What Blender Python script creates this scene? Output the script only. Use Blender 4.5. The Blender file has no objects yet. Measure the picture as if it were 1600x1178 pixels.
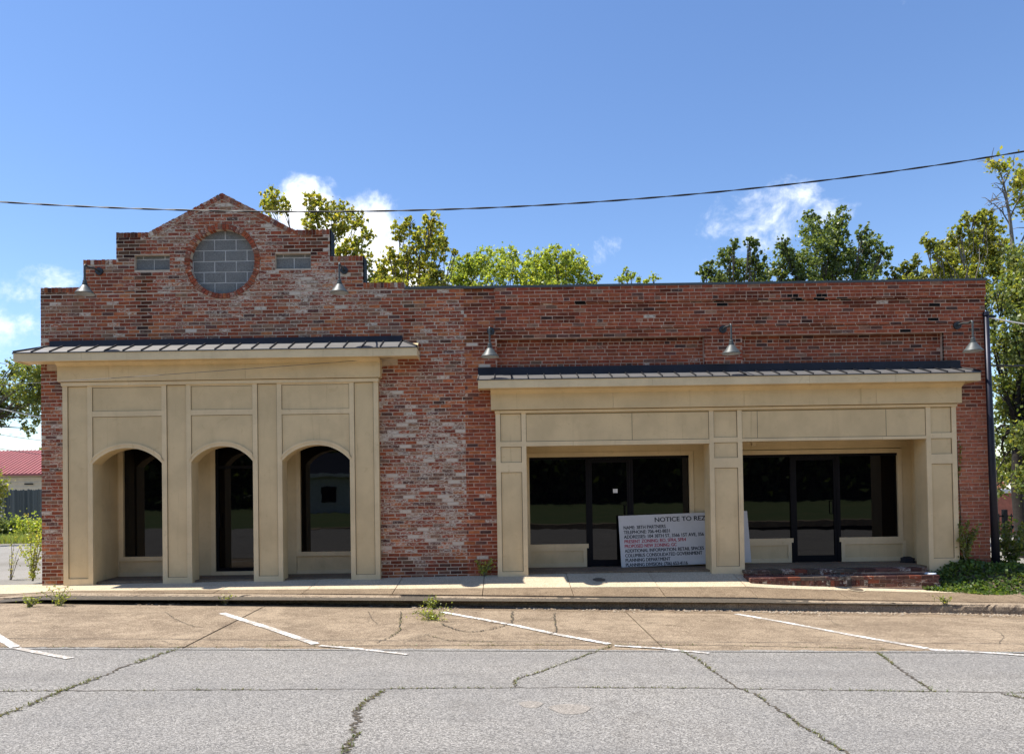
import bpy, math, random
import numpy as np
from mathutils import Vector, Matrix
from mathutils.geometry import tessellate_polygon

random.seed(7)
RNG = np.random.default_rng(11)
scene = bpy.context.scene
col = scene.collection

# ------------------------------------------------------------------ camera
F = 1156.0                    # focal length in pixels of a 1600 px wide frame (26 mm equivalent)
PITCH, ROLL = math.radians(0.9), math.radians(0.87)
CAM = Vector((0.0, 0.0, 1.62))
CX, CY = 784.7, 746.8         # pixel hit by the optical axis (shift lens: verticals kept upright)
_f = Vector((0, math.cos(PITCH), math.sin(PITCH)))
_u0 = Vector((0, -math.sin(PITCH), math.cos(PITCH)))
_r0 = Vector((1, 0, 0))
_r = _r0 * math.cos(ROLL) - _u0 * math.sin(ROLL)
_u = _r0 * math.sin(ROLL) + _u0 * math.cos(ROLL)
cam_data = bpy.data.cameras.new('camera')
cam_data.sensor_width = 36.0
cam_data.sensor_fit = 'HORIZONTAL'
cam_data.lens = F / 1600 * 36.0
cam_data.shift_x = (800 - CX) / 1600
cam_data.shift_y = (CY - 589) / 1600
cam_data.clip_end = 3000
cam = bpy.data.objects.new('camera', cam_data)
col.objects.link(cam)
_b = -_f
cam.matrix_world = Matrix(((_r.x, _u.x, _b.x, CAM.x), (_r.y, _u.y, _b.y, CAM.y), (_r.z, _u.z, _b.z, CAM.z), (0, 0, 0, 1)))
scene.camera = cam

# ------------------------------------------------------------------ light
SUN_DIR = Vector((-0.40, 0.03, 0.915)).normalized()      # towards the sun: high, left, a touch behind the facade
sun_el = math.asin(SUN_DIR.z)
sun_az = math.atan2(SUN_DIR.x, SUN_DIR.y)
sl = bpy.data.lights.new('sun', 'SUN')
sl.energy = 4.6
sl.angle = math.radians(0.53)
sl.color = (1.0, 0.945, 0.86)
sun = bpy.data.objects.new('sun', sl)
sun.rotation_euler = SUN_DIR.to_track_quat('Z', 'Y').to_euler()
sun.location = (0, 0, 30)
col.objects.link(sun)
scene.view_settings.view_transform = 'Standard'
scene.view_settings.look = 'None'
scene.view_settings.gamma = 1.0
scene.view_settings.use_curve_mapping = False
scene.view_settings.exposure = 0.84
scene.cycles.max_bounces = 6
scene.cycles.diffuse_bounces = 3
scene.cycles.glossy_bounces = 3
scene.cycles.transmission_bounces = 3
scene.cycles.caustics_reflective = False
scene.cycles.caustics_refractive = False


def ray(px, py):
    return (_f + _r * ((px - CX) / F) - _u * ((py - CY) / F)).normalized()


def at(px, py, Y):
    """the point at depth Y that stands behind a pixel of the photograph"""
    d = ray(px, py)
    return CAM + d * (Y / d.y)


def X(px, py, Y): return at(px, py, Y).x
def Z(px, py, Y): return at(px, py, Y).z


# ------------------------------------------------------------------ world: clear sky with small fair weather clouds, plus unseen ones added as fill
world = bpy.data.worlds.new('World')
scene.world = world
world.use_nodes = True
wt = world.node_tree
wt.nodes.clear()


class NT:
    def __init__(s, t): s.t = t

    def n(s, typ, **kw):
        nd = s.t.nodes.new(typ)
        for k, v in kw.items():
            if k.startswith('i_'):
                nd.inputs[k[2:].replace('_', ' ')].default_value = v
            else:
                setattr(nd, k, v)
        return nd

    def l(s, a, b): s.t.links.new(a, b)

    def math(s, op, a, b=None, c=None, clamp=False):
        nd = s.t.nodes.new('ShaderNodeMath')
        nd.operation = op
        nd.use_clamp = clamp
        for i, v in enumerate((a, b, c)):
            if v is None: continue
            if isinstance(v, (int, float)): nd.inputs[i].default_value = v
            else: s.l(v, nd.inputs[i])
        return nd.outputs[0]

    def noise(s, vec, scale, detail=4, rough=0.55, dist=0.0, out='Fac'):
        nd = s.t.nodes.new('ShaderNodeTexNoise')
        nd.inputs['Scale'].default_value = scale
        nd.inputs['Detail'].default_value = detail
        nd.inputs['Roughness'].default_value = rough
        nd.inputs['Distortion'].default_value = dist
        if vec is not None: s.l(vec, nd.inputs['Vector'])
        return nd.outputs[out]

    def ramp(s, fac, lo, hi, a=0.0, b=1.0, smooth=True):
        nd = s.t.nodes.new('ShaderNodeMapRange')
        nd.interpolation_type = 'SMOOTHSTEP' if smooth else 'LINEAR'
        s.l(fac, nd.inputs[0])
        for i, v in zip((1, 2, 3, 4), (lo, hi, a, b)): nd.inputs[i].default_value = v
        return nd.outputs[0]

    def mix(s, fac, a, b, mode='MIX'):
        nd = s.t.nodes.new('ShaderNodeMix')
        nd.data_type = 'RGBA'
        nd.blend_type = mode
        if isinstance(fac, (int, float)): nd.inputs[0].default_value = fac
        else: s.l(fac, nd.inputs[0])
        for i, v in ((6, a), (7, b)):
            if isinstance(v, tuple): nd.inputs[i].default_value = v if len(v) == 4 else v + (1,)
            else: s.l(v, nd.inputs[i])
        return nd.outputs[2]


w = NT(wt)
sky = w.n('ShaderNodeTexSky', sky_type='NISHITA', sun_disc=False)
sky.sun_elevation = sun_el
sky.sun_rotation = sun_az
sky.altitude = 80
sky.air_density = 1.0
sky.dust_density = 0.1
sky.ozone_density = 1.8
tc = w.n('ShaderNodeTexCoord')
sep = w.n('ShaderNodeSeparateXYZ')
w.l(tc.outputs['Generated'], sep.inputs[0])
nz1 = w.noise(tc.outputs['Generated'], 17, 6, 0.62, 0.25)
field = None
soft = None


def blob(d, wx, wy, st):
    """soft ellipsoid of cloud round a direction; st < 1 gives thin veils"""
    global field
    s1 = w.n('ShaderNodeVectorMath', operation='SUBTRACT')
    w.l(tc.outputs['Generated'], s1.inputs[0]); s1.inputs[1].default_value = d
    s2 = w.n('ShaderNodeVectorMath', operation='MULTIPLY')
    w.l(s1.outputs[0], s2.inputs[0]); s2.inputs[1].default_value = (1 / wx, 1 / wx, 1 / wy)
    s3 = w.n('ShaderNodeVectorMath', operation='DOT_PRODUCT')
    w.l(s2.outputs[0], s3.inputs[0]); w.l(s2.outputs[0], s3.inputs[1])
    v = w.math('SUBTRACT', st, s3.outputs['Value'])
    field = v if field is None else w.math('MAXIMUM', field, v)


for px, py, wx, wy, st in ((480, 332, 48, 38, 1.7), (545, 396, 76, 60, 1.9), (640, 452, 100, 36, 1.4),
                           (1205, 325, 80, 38, .85), (1300, 332, 40, 24, .9), (1165, 356, 92, 44, .85), (1130, 385, 70, 26, .5),
                           (25, 455, 90, 40, .45), (0, 505, 80, 60, .5), (945, 388, 52, 28, .15), (1340, 30, 130, 40, -.25), (-20, 700, 120, 24, .35)):
    blob(tuple(ray(px, py)), wx / F, wy / F, st)
for a, e, wa, we, st in ((1.0, .24, .13, .06, .9), (1.5, .36, .16, .08, 1.2), (1.9, .18, .17, .06, 1.1), (2.3, .34, .2, .09, 1.3), (2.75, .2, .18, .07, 1.2), (3.1, .42, .2, .09, 1.2),
                         (-2.75, .22, .2, .08, 1.3), (-2.35, .38, .17, .08, 1.1), (-1.9, .2, .18, .07, 1.2), (-1.45, .3, .17, .08, 1.1), (-1.0, .2, .12, .06, .9)):
    blob((math.sin(a) * math.cos(e), math.cos(a) * math.cos(e), math.sin(e)), wa, we, st)  # clouds out of view, most added as neutral fill for the facade
nn = w.math('MULTIPLY_ADD', nz1, 4.6, -2.3)
cl_ = w.math('ADD', w.math('MAXIMUM', field, -1.6), nn)
cloud = w.ramp(cl_, -.1, 1.7, 0, .97)
shade = w.ramp(nz1, .38, .62, .88, 1.0)
cc = w.n('ShaderNodeCombineColor')
for i, k in enumerate((7.8, 8.0, 8.3)):
    w.l(w.math('MULTIPLY', shade, k), cc.inputs[i])
hsv = w.n('ShaderNodeHueSaturation')
hsv.inputs['Saturation'].default_value = 1.13
hsv.inputs['Hue'].default_value = .506
w.l(sky.outputs[0], hsv.inputs['Color'])
skyc = w.mix(cloud, hsv.outputs[0], cc.outputs[0])
world.cycles.sampling_method = 'MANUAL'
world.cycles.sample_map_resolution = 512
bg = w.n('ShaderNodeBackground')
bg.inputs['Strength'].default_value = 0.113
w.l(skyc, bg.inputs['Color'])
wo = w.n('ShaderNodeOutputWorld')
w.l(bg.outputs[0], wo.inputs['Surface'])

# ------------------------------------------------------------------ mesh helpers
WL = {}          # world location of parents


def tag(o, label=None, cat=None, group=None, kind=None):
    if label: o['label'] = label
    if cat: o['category'] = cat
    if group: o['group'] = group
    if kind: o['kind'] = kind
    return o


def thing(name, loc, label, cat, group=None):
    o = bpy.data.objects.new(name, None)
    o.empty_display_size = 0.2
    o.location = loc
    col.objects.link(o)
    WL[o.name] = Vector(loc)
    return tag(o, label, cat, group)


class MB:
    """collects faces; build() links them as one mesh object"""
    def __init__(s): s.v, s.f, s.c = [], [], []

    def poly(s, pts, c=None):
        b = len(s.v)
        s.v.extend([tuple(p) for p in pts])
        s.f.append(tuple(range(b, b + len(pts))))
        s.c.append(c)
        return s

    def box(s, x0, x1, y0, y1, z0, z1, c=None):
        b = len(s.v)
        s.v += [(x0, y0, z0), (x1, y0, z0), (x1, y1, z0), (x0, y1, z0), (x0, y0, z1), (x1, y0, z1), (x1, y1, z1), (x0, y1, z1)]
        for f in ((0, 3, 2, 1), (4, 5, 6, 7), (0, 1, 5, 4), (1, 2, 6, 5), (2, 3, 7, 6), (3, 0, 4, 7)):
            s.f.append(tuple(b + i for i in f)); s.c.append(c)
        return s

    def prism(s, pts, y0, y1, c=None, back=True):
        """polygon in x,z (counter-clockwise seen from -y) from y0 (front) to y1"""
        b = len(s.v); n = len(pts)
        s.v += [(p[0], y0, p[1]) for p in pts] + [(p[0], y1, p[1]) for p in pts]
        s.f.append(tuple(range(b, b + n))); s.c.append(c)
        if back: s.f.append(tuple(range(b + 2 * n - 1, b + n - 1, -1))); s.c.append(c)
        for i in range(n):
            j = (i + 1) % n
            s.f.append((b + j, b + i, b + n + i, b + n + j)); s.c.append(c)
        return s

    def ext(s, prof, x0, x1, c=None):
        """profile in y,z swept along x"""
        b = len(s.v); n = len(prof)
        s.v += [(x0, p[0], p[1]) for p in prof] + [(x1, p[0], p[1]) for p in prof]
        s.f.append(tuple(range(b, b + n))); s.c.append(c)
        s.f.append(tuple(range(b + 2 * n - 1, b + n - 1, -1))); s.c.append(c)
        for i in range(n):
            j = (i + 1) % n
            s.f.append((b + j, b + i, b + n + i, b + n + j)); s.c.append(c)
        return s

    def tube(s, pts, rad, seg=8, cap=True, c=None):
        pts = [Vector(p) for p in pts]
        if isinstance(rad, (int, float)): rad = [rad] * len(pts)
        b = len(s.v)
        t0 = (pts[1] - pts[0]).normalized()
        ref = Vector((0, 0, 1)) if abs(t0.z) < .9 else Vector((1, 0, 0))
        nrm = t0.cross(ref).normalized()
        for i, p in enumerate(pts):
            t = (pts[min(i + 1, len(pts) - 1)] - pts[max(i - 1, 0)]).normalized()
            nrm = (nrm - t * nrm.dot(t)).normalized()
            bi = t.cross(nrm)
            for k in range(seg):
                a = 2 * math.pi * k / seg
                s.v.append(tuple(p + (nrm * math.cos(a) + bi * math.sin(a)) * rad[i]))
        for i in range(len(pts) - 1):
            for k in range(seg):
                k2 = (k + 1) % seg
                s.f.append((b + i * seg + k, b + i * seg + k2, b + (i + 1) * seg + k2, b + (i + 1) * seg + k)); s.c.append(c)
        if cap:
            s.f.append(tuple(b + k for k in reversed(range(seg)))); s.c.append(c)
            e = b + (len(pts) - 1) * seg
            s.f.append(tuple(e + k for k in range(seg))); s.c.append(c)
        return s

    def lathe(s, prof, cx, cy, seg=24, c=None):
        b = len(s.v)
        for r, z in prof:
            for k in range(seg):
                a = 2 * math.pi * k / seg
                s.v.append((cx + r * math.cos(a), cy + r * math.sin(a), z))
        for i in range(len(prof) - 1):
            for k in range(seg):
                k2 = (k + 1) % seg
                s.f.append((b + i * seg + k, b + i * seg + k2, b + (i + 1) * seg + k2, b + (i + 1) * seg + k)); s.c.append(c)
        return s

    def build(s, name, mat, parent=None, smooth=False, origin=None):
        o3 = Vector(origin) if origin is not None else (WL[parent.name] if parent is not None else Vector((0, 0, 0)))
        me = bpy.data.meshes.new(name)
        me.from_pydata([(x - o3.x, y - o3.y, z - o3.z) for x, y, z in s.v], [], s.f)
        if any(c is not None for c in s.c):
            at_ = me.attributes.new('col', 'FLOAT_COLOR', 'FACE')
            at_.data.foreach_set('color', [q for c in s.c for q in (c or (.5, .5, .5, 0))])
        me.materials.append(mat)
        if smooth: me.polygons.foreach_set('use_smooth', [True] * len(me.polygons))
        return link(name, me, parent, o3)


def link(name, me, parent, o3):
    ob = bpy.data.objects.new(name, me)
    col.objects.link(ob)
    WL[ob.name] = Vector(o3)
    if parent is not None:
        ob.parent = parent
        ob.location = Vector(o3) - WL[parent.name]
    else:
        ob.location = o3
    return ob


def np_build(name, V, Q, mat, parent=None, cols=None, origin=None, smooth=False):
    """big meshes straight from arrays; Q holds quads or triangles"""
    o3 = Vector(origin) if origin is not None else (WL[parent.name] if parent is not None else Vector((0, 0, 0)))
    me = bpy.data.meshes.new(name)
    V = np.asarray(V, dtype=np.float32) - np.array(o3, dtype=np.float32)
    Q = np.asarray(Q, dtype=np.int32)
    n, k = Q.shape
    me.vertices.add(len(V)); me.vertices.foreach_set('co', V.ravel())
    me.loops.add(n * k); me.loops.foreach_set('vertex_index', Q.ravel())
    me.polygons.add(n); me.polygons.foreach_set('loop_start', np.arange(0, n * k, k, dtype=np.int32))
    if smooth: me.polygons.foreach_set('use_smooth', np.ones(n, dtype=bool))
    me.update(calc_edges=True)
    if cols is not None:
        at_ = me.attributes.new('col', 'FLOAT_COLOR', 'FACE')
        at_.data.foreach_set('color', np.asarray(cols, dtype=np.float32).ravel())
    me.materials.append(mat)
    return link(name, me, parent, o3)


# ------------------------------------------------------------------ materials
def material(name):
    m = bpy.data.materials.new(name)
    m.use_nodes = True
    t = m.node_tree
    b = t.nodes['Principled BSDF']
    nt = NT(t)
    geo = nt.n('ShaderNodeNewGeometry')
    return m, nt, b, geo.outputs['Position']


def bump(nt, b, h, strength=.3, dist=.01):
    bp = nt.n('ShaderNodeBump')
    bp.inputs['Strength'].default_value = strength
    bp.inputs['Distance'].default_value = dist
    nt.l(h, bp.inputs['Height'])
    nt.l(bp.outputs[0], b.inputs['Normal'])


def plain(name, colr, rough=.6, metal=0.0, var=.12, scale=6, spec=.5, bmp=0.0):
    m, nt, b, pos = material(name)
    n1 = nt.noise(pos, scale, 5, .6)
    lo = tuple(c * (1 - var) for c in colr); hi = tuple(min(1, c * (1 + var)) for c in colr)
    nt.l(nt.mix(nt.ramp(n1, .3, .7), lo, hi), b.inputs['Base Color'])
    b.inputs['Roughness'].default_value = rough
    b.inputs['Metallic'].default_value = metal
    b.inputs['Specular IOR Level'].default_value = spec
    if bmp: bump(nt, b, nt.noise(pos, scale * 12, 4), bmp, .004)
    return m


def mat_brick():
    m, nt, b, pos = material('brick')
    at_ = nt.n('ShaderNodeAttribute', attribute_name='col')
    mp = nt.n('ShaderNodeMapping')
    mp.inputs['Scale'].default_value = (1, 1, 2.2)
    nt.l(pos, mp.inputs[0])
    n1 = nt.noise(mp.outputs[0], 17, 7, .78)
    n2 = nt.noise(mp.outputs[0], 13, 3, .6)
    n3 = nt.noise(pos, 150, 3, .7)
    c = nt.mix(nt.ramp(n2, .3, .7), nt.mix(1.0, at_.outputs['Color'], (.72, .70, .72), 'MULTIPLY'), nt.mix(1.0, at_.outputs['Color'], (1.22, 1.18, 1.12), 'MULTIPLY'))
    c = nt.mix(nt.math('MULTIPLY', nt.ramp(n3, .55, .75), .35), c, (.07, .045, .035))
    # old lime wash and mortar smears left on the faces
    thr = nt.math('SUBTRACT', 1.0, at_.outputs['Alpha'])
    d = nt.math('SUBTRACT', nt.math('ADD', nt.math('MULTIPLY', n1, 1.15), -.08), thr)
    ws = nt.ramp(d, -.02, .13)
    c = nt.mix(nt.math('MULTIPLY', ws, .9), c, (.64, .55, .445))
    nt.l(c, b.inputs['Base Color'])
    b.inputs['Roughness'].default_value = .92
    b.inputs['Specular IOR Level'].default_value = .2
    bump(nt, b, n1, .6, .008)
    return m


def mat_mortar(name, a, bb):
    m, nt, b, pos = material(name)
    n1 = nt.noise(pos, 5, 5, .65)
    n2 = nt.noise(pos, 90, 3, .6)
    c = nt.mix(nt.ramp(n1, .32, .68), a, bb)
    c = nt.mix(nt.math('MULTIPLY', nt.ramp(n2, .5, .75), .4), c, (.12, .09, .07))
    nt.l(c, b.inputs['Base Color'])
    b.inputs['Roughness'].default_value = .95
    bump(nt, b, n2, .6, .006)
    return m


def mat_paint(name, colr):
    m, nt, b, pos = material(name)
    n1 = nt.noise(pos, 1.7, 5, .6)
    n2 = nt.noise(pos, 22, 4, .6)
    mp = nt.n('ShaderNodeMapping'); mp.inputs['Scale'].default_value = (4, 4, .7)
    nt.l(pos, mp.inputs[0])
    n3 = nt.noise(mp.outputs[0], 1.3, 5, .6)
    c = nt.mix(nt.ramp(n1, .3, .7), tuple(k * .88 for k in colr), tuple(min(1, k * 1.06) for k in colr))
    oi = nt.n('ShaderNodeObjectInfo')
    c = nt.mix(nt.math('MULTIPLY', oi.outputs['Random'], .22), c, (colr[0] * .80, colr[1] * .78, colr[2] * .70))
    n5 = nt.noise(pos, 5.5, 6, .7, 1.2)
    c = nt.mix(nt.math('MULTIPLY', nt.ramp(n5, .58, .72), .28), c, (colr[0] * .60, colr[1] * .54, colr[2] * .42))
    c = nt.mix(nt.math('MULTIPLY', nt.ramp(n3, .52, .8), .26), c, (colr[0] * .62, colr[1] * .58, colr[2] * .52))
    mq = nt.n('ShaderNodeMapping'); mq.inputs['Scale'].default_value = (16, 16, .55)
    nt.l(pos, mq.inputs[0])
    n7 = nt.noise(mq.outputs[0], 1.0, 4, .6, .3)
    c = nt.mix(nt.math('MULTIPLY', nt.ramp(n7, .63, .74), .42), c, (colr[0] * .55, colr[1] * .50, colr[2] * .42))
    c = nt.mix(nt.math('MULTIPLY', nt.ramp(n2, .64, .74), .30), c, (colr[0] * .55, colr[1] * .5, colr[2] * .45))
    nt.l(c, b.inputs['Base Color'])
    b.inputs['Roughness'].default_value = .55
    b.inputs['Specular IOR Level'].default_value = .3
    bump(nt, b, n2, .12, .003)
    return m


def mat_asphalt():
    m, nt, b, pos = material('asphalt')
    vo = nt.n('ShaderNodeTexVoronoi'); vo.inputs['Scale'].default_value = 105
    nt.l(pos, vo.inputs['Vector'])
    hs = nt.n('ShaderNodeSeparateColor'); nt.l(vo.outputs['Color'], hs.inputs[0])
    n1 = nt.noise(pos, .55, 5, .6)
    n2 = nt.noise(pos, 55, 4, .8)
    n4 = nt.noise(pos, 2.6, 5, .65)
    stone = nt.ramp(hs.outputs[0], 0, 1, .0, 1.0, False)
    c = nt.mix(stone, (.104, .097, .087), (.47, .442, .40))
    c = nt.mix(nt.ramp(n2, .48, .68), c, (.10, .095, .09))
    c = nt.mix(nt.math('MULTIPLY', nt.ramp(n1, .35, .7), .30), c, (.17, .167, .165))
    c = nt.mix(nt.math('MULTIPLY', nt.ramp(n4, .5, .75), .28), c, (.16, .145, .125))
    n5 = nt.noise(pos, .9, 5, .6, 1.0)
    c = nt.mix(nt.math('MULTIPLY', nt.ramp(n5, .60, .72), .45), c, (.085, .078, .07))
    mp = nt.n('ShaderNodeMapping'); mp.inputs['Scale'].default_value = (.12, 1.5, 1)
    nt.l(pos, mp.inputs[0])
    n6 = nt.noise(mp.outputs[0], 1.2, 3, .5)
    c = nt.mix(nt.math('MULTIPLY', nt.ramp(n6, .5, .7), .30), c, (.14, .132, .125))
    nt.l(c, b.inputs['Base Color'])
    b.inputs['Roughness'].default_value = .9
    b.inputs['Specular IOR Level'].default_value = .25
    bump(nt, b, nt.math('ADD', vo.outputs['Distance'], n2), .7, .012)
    return m


def mat_concrete(name, a, bb, dirt, grit=60, dirt_amt=.5):
    m, nt, b, pos = material(name)
    n0 = nt.noise(pos, .7, 5, .6)
    n1 = nt.noise(pos, 3.3, 6, .65, .4)
    n2 = nt.noise(pos, grit, 4, .75)
    mp = nt.n('ShaderNodeMapping'); mp.inputs['Scale'].default_value = (1, 3.2, 1)
    nt.l(pos, mp.inputs[0])
    n3 = nt.noise(mp.outputs[0], 1.6, 6, .65, .6)
    c = nt.mix(nt.ramp(n0, .3, .7), a, bb)
    n4 = nt.noise(pos, 1.15, 8, .78, .5)
    c = nt.mix(nt.math('MULTIPLY', nt.ramp(n4, .45, .57), dirt_amt * .7), c, tuple(k * 1.25 for k in dirt))
    c = nt.mix(nt.math('MULTIPLY', nt.ramp(n1, .45, .75), dirt_amt), c, dirt)
    c = nt.mix(nt.math('MULTIPLY', nt.ramp(n3, .5, .72), dirt_amt * .8), c, tuple(k * .8 for k in dirt))
    c = nt.mix(nt.math('MULTIPLY', nt.ramp(n2, .52, .7), .5), c, tuple(k * .55 for k in dirt))
    vo = nt.n('ShaderNodeTexVoronoi'); vo.inputs['Scale'].default_value = 95
    nt.l(pos, vo.inputs['Vector'])
    hs = nt.n('ShaderNodeSeparateColor'); nt.l(vo.outputs['Color'], hs.inputs[0])
    c = nt.mix(nt.math('MULTIPLY', nt.ramp(hs.outputs[1], .55, .95), .55), c, tuple(min(1, k * 1.4) for k in a))
    c = nt.mix(nt.math('MULTIPLY', nt.ramp(hs.outputs[0], .6, .95), .6), c, tuple(k * .7 for k in dirt))
    nt.l(c, b.inputs['Base Color'])
    b.inputs['Roughness'].default_value = .92
    b.inputs['Specular IOR Level'].default_value = .2
    bump(nt, b, n2, .5, .008)
    return m


def mat_leaf(name, tint=(1, 1, 1), trans=.5):
    m = bpy.data.materials.new(name)
    m.use_nodes = True
    t = m.node_tree
    t.nodes.clear()
    nt = NT(t)
    at_ = nt.n('ShaderNodeAttribute', attribute_name='col')
    c = nt.mix(1.0, at_.outputs['Color'], tint + (1,), 'MULTIPLY')
    d = nt.n('ShaderNodeBsdfPrincipled')
    d.inputs['Roughness'].default_value = .36
    d.inputs['Specular IOR Level'].default_value = .4
    nt.l(c, d.inputs['Base Color'])
    tr = nt.n('ShaderNodeBsdfTranslucent')
    nt.l(nt.mix(1.0, c, (1.7, 1.6, .6, 1), 'MULTIPLY'), tr.inputs['Color'])
    mx = nt.n('ShaderNodeMixShader')
    mx.inputs[0].default_value = trans
    nt.l(d.outputs[0], mx.inputs[1]); nt.l(tr.outputs[0], mx.inputs[2])
    o = nt.n('ShaderNodeOutputMaterial')
    nt.l(mx.outputs[0], o.inputs['Surface'])
    return m


def mat_glass():
    m, nt, b, pos = material('tinted_glass')
    n = nt.noise(pos, 1.3, 3, .5)
    n2 = nt.noise(pos, 7, 5, .65)
    nt.l(nt.mix(nt.ramp(n2, .55, .8), (.002, .002, .003), (.006, .006, .0065)), b.inputs['Base Color'])
    b.inputs['Roughness'].default_value = .015
    b.inputs['IOR'].default_value = 1.5
    bump(nt, b, n, .05, .02)
    return m


def mat_colattr(name, rough=.8):
    m, nt, b, pos = material(name)
    at_ = nt.n('ShaderNodeAttribute', attribute_name='col')
    n1 = nt.noise(pos, 18, 4, .6)
    c = nt.mix(nt.ramp(n1, .3, .7), nt.mix(1.0, at_.outputs['Color'], (.75, .75, .75), 'MULTIPLY'), nt.mix(1.0, at_.outputs['Color'], (1.2, 1.2, 1.2), 'MULTIPLY'))
    nt.l(c, b.inputs['Base Color'])
    b.inputs['Roughness'].default_value = rough
    return m


M = {}
M['brick'] = mat_brick()
M['mortar_old'] = mat_mortar('mortar_old', (.62, .50, .385), (.47, .36, .27))
M['mortar_red'] = mat_mortar('mortar_red', (.60, .42, .31), (.40, .23, .165))
M['cream'] = mat_paint('cream_paint', (.68, .515, .29))
M['cream_trim'] = mat_paint('cream_trim', (.74, .575, .345))
M['roof_metal'] = plain('roof_metal', (.165, .16, .155), .5, .45, .1, 3)
M['dark_metal'] = plain('dark_metal', (.012, .014, .026), .4, .3, .2, 5)
M['coping'] = plain('coping_metal', (.075, .085, .085), .5, .2, .1, 3)
M['lamp'] = plain('lamp_enamel', (.06, .07, .07), .5, .1, .1, 9)
M['lamp_dark'] = plain('lamp_dark', (.03, .033, .036), .5, .2, .1, 9)
M['lamp_in'] = plain('lamp_inside', (.35, .36, .36), .5, 0, .05, 9)
M['block'] = mat_concrete('concrete_block', (.185, .182, .174), (.245, .24, .228), (.125, .123, .117), 70, .45)
M['mortar_grey'] = mat_mortar('mortar_grey', (.62, .60, .57), (.46, .44, .42))
M['glass'] = mat_glass()
M['frame_dark'] = plain('frame_dark', (.005, .0045, .006), .6, .0, .1, 6, .15)
M['interior'] = plain('interior_dark', (.02, .018, .016), .9)
M['asphalt'] = mat_asphalt()
M['apron'] = mat_concrete('old_concrete', (.335, .262, .182), (.24, .184, .126), (.115, .083, .056), 45, .75)
M['walk'] = mat_concrete('sidewalk_concrete', (.25, .187, .123), (.20, .148, .096), (.11, .078, .05), 50, .7)
M['walk_new'] = mat_concrete('clean_concrete', (.55, .46, .32), (.48, .40, .275), (.34, .27, .19), 60, .35)
M['kerb'] = mat_concrete('kerb_concrete', (.36, .285, .20), (.28, .215, .15), (.15, .11, .075), 40, .75)
M['line'] = None
M['crack'] = plain('crack_dirt', (.075, .06, .042), .95, 0, .4, 30)
M['soil'] = plain('soil', (.10, .075, .05), .95, 0, .35, 14, bmp=.6)
M['white_sign'] = plain('sign_white', (.58, .555, .525), .45, 0, .04, 4)
M['ink'] = plain('ink_black', (.012, .012, .016), .6)
M['ink_red'] = plain('ink_red', (.40, .012, .035), .6)
M['cable'] = plain('cable_black', (.012, .012, .014), .55)
M['wire'] = plain('wire_grey', (.10, .10, .11), .5)
M['leaf'] = mat_leaf('leaf')
M['bark'] = plain('bark', (.075, .06, .048), .9, 0, .35, 14, bmp=.8)
M['bark_pale'] = plain('bark_pale', (.20, .175, .15), .9, 0, .3, 14, bmp=.6)
M['picket'] = plain('weathered_wood', (.095, .105, .105), .85, 0, .35, 9)
pm, pnt, pb_, ppos = material('weathered_picket')
po_ = pnt.n('ShaderNodeObjectInfo')
pnt.l(pnt.mix(po_.outputs['Random'], (.05, .06, .06), (.13, .14, .135)), pb_.inputs['Base Color'])
pb_.inputs['Roughness'].default_value = .9
M['picket'] = pm
M['red_metal'] = plain('red_roof_metal', (.30, .075, .075), .45, .1, .1, 3)
M['siding'] = plain('cream_siding', (.62, .52, .36), .7, 0, .06, 3)
M['iron'] = plain('black_iron', (.012, .012, .013), .5, .4)
M['pole'] = plain('dark_pole', (.012, .014, .028), .45, .4, .2, 4)
M['blade'] = mat_leaf('grass_blade', (1, 1, 1), .4)
M['stone'] = mat_colattr('loose_stone', .95)
M['paper'] = plain('pale_plastic', (.62, .68, .74), .4)
M['far_red'] = plain('far_red_brick', (.36, .125, .08), .9, 0, .15, 5)
M['far_white'] = plain('far_white', (.7, .69, .66), .7)
M['bark_dark'] = plain('bark_dark', (.028, .023, .02), .9, 0, .35, 14, bmp=.8)
M['road_patch'] = mat_concrete('road_patch', (.30, .27, .235), (.25, .225, .195), (.16, .145, .125), 55, .5)
M['gutter'] = mat_concrete('gutter_concrete', (.28, .21, .14), (.20, .15, .10), (.09, .065, .042), 45, .8)
M['joint'] = plain('joint_dirt', (.13, .10, .06), .9)
M['bag'] = plain('dark_cloth', (.015, .014, .016), .85)

m, nt, b, pos = material('worn_white_paint')
n1 = nt.noise(pos, 26, 5, .7)
n2 = nt.noise(pos, 3, 3, .6)
c = nt.mix(nt.ramp(nt.math('ADD', n1, nt.math('MULTIPLY', n2, .55)), .66, .80), (.80, .79, .77), (.36, .32, .27))
nt.l(c, b.inputs['Base Color']); b.inputs['Roughness'].default_value = .7
M['line'] = m


def mat_ground():
    m, nt, b, pos = material('lot_ground')
    n1 = nt.noise(pos, .35, 6, .6)
    n2 = nt.noise(pos, 30, 4, .7)
    c = nt.mix(nt.ramp(n1, .42, .6), (.24, .225, .20), (.18, .165, .14))
    c = nt.mix(nt.math('MULTIPLY', nt.ramp(n2, .45, .7), .5), c, (.12, .11, .09))
    nt.l(c, b.inputs['Base Color']); b.inputs['Roughness'].default_value = .95
    bump(nt, b, n2, .5, .02)
    return m


M['lot'] = mat_ground()
m, nt, b, pos = material('lawn_turf')
n1 = nt.noise(pos, .5, 5, .6); n2 = nt.noise(pos, 40, 4, .7)
c = nt.mix(nt.ramp(n1, .35, .65), (.07, .115, .03), (.11, .13, .045))
c = nt.mix(nt.math('MULTIPLY', nt.ramp(n2, .45, .7), .5), c, (.035, .05, .015))
nt.l(c, b.inputs['Base Color']); b.inputs['Roughness'].default_value = .95
bump(nt, b, n2, .8, .04)
M['lawn'] = m
#@@STRUCTURE

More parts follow.
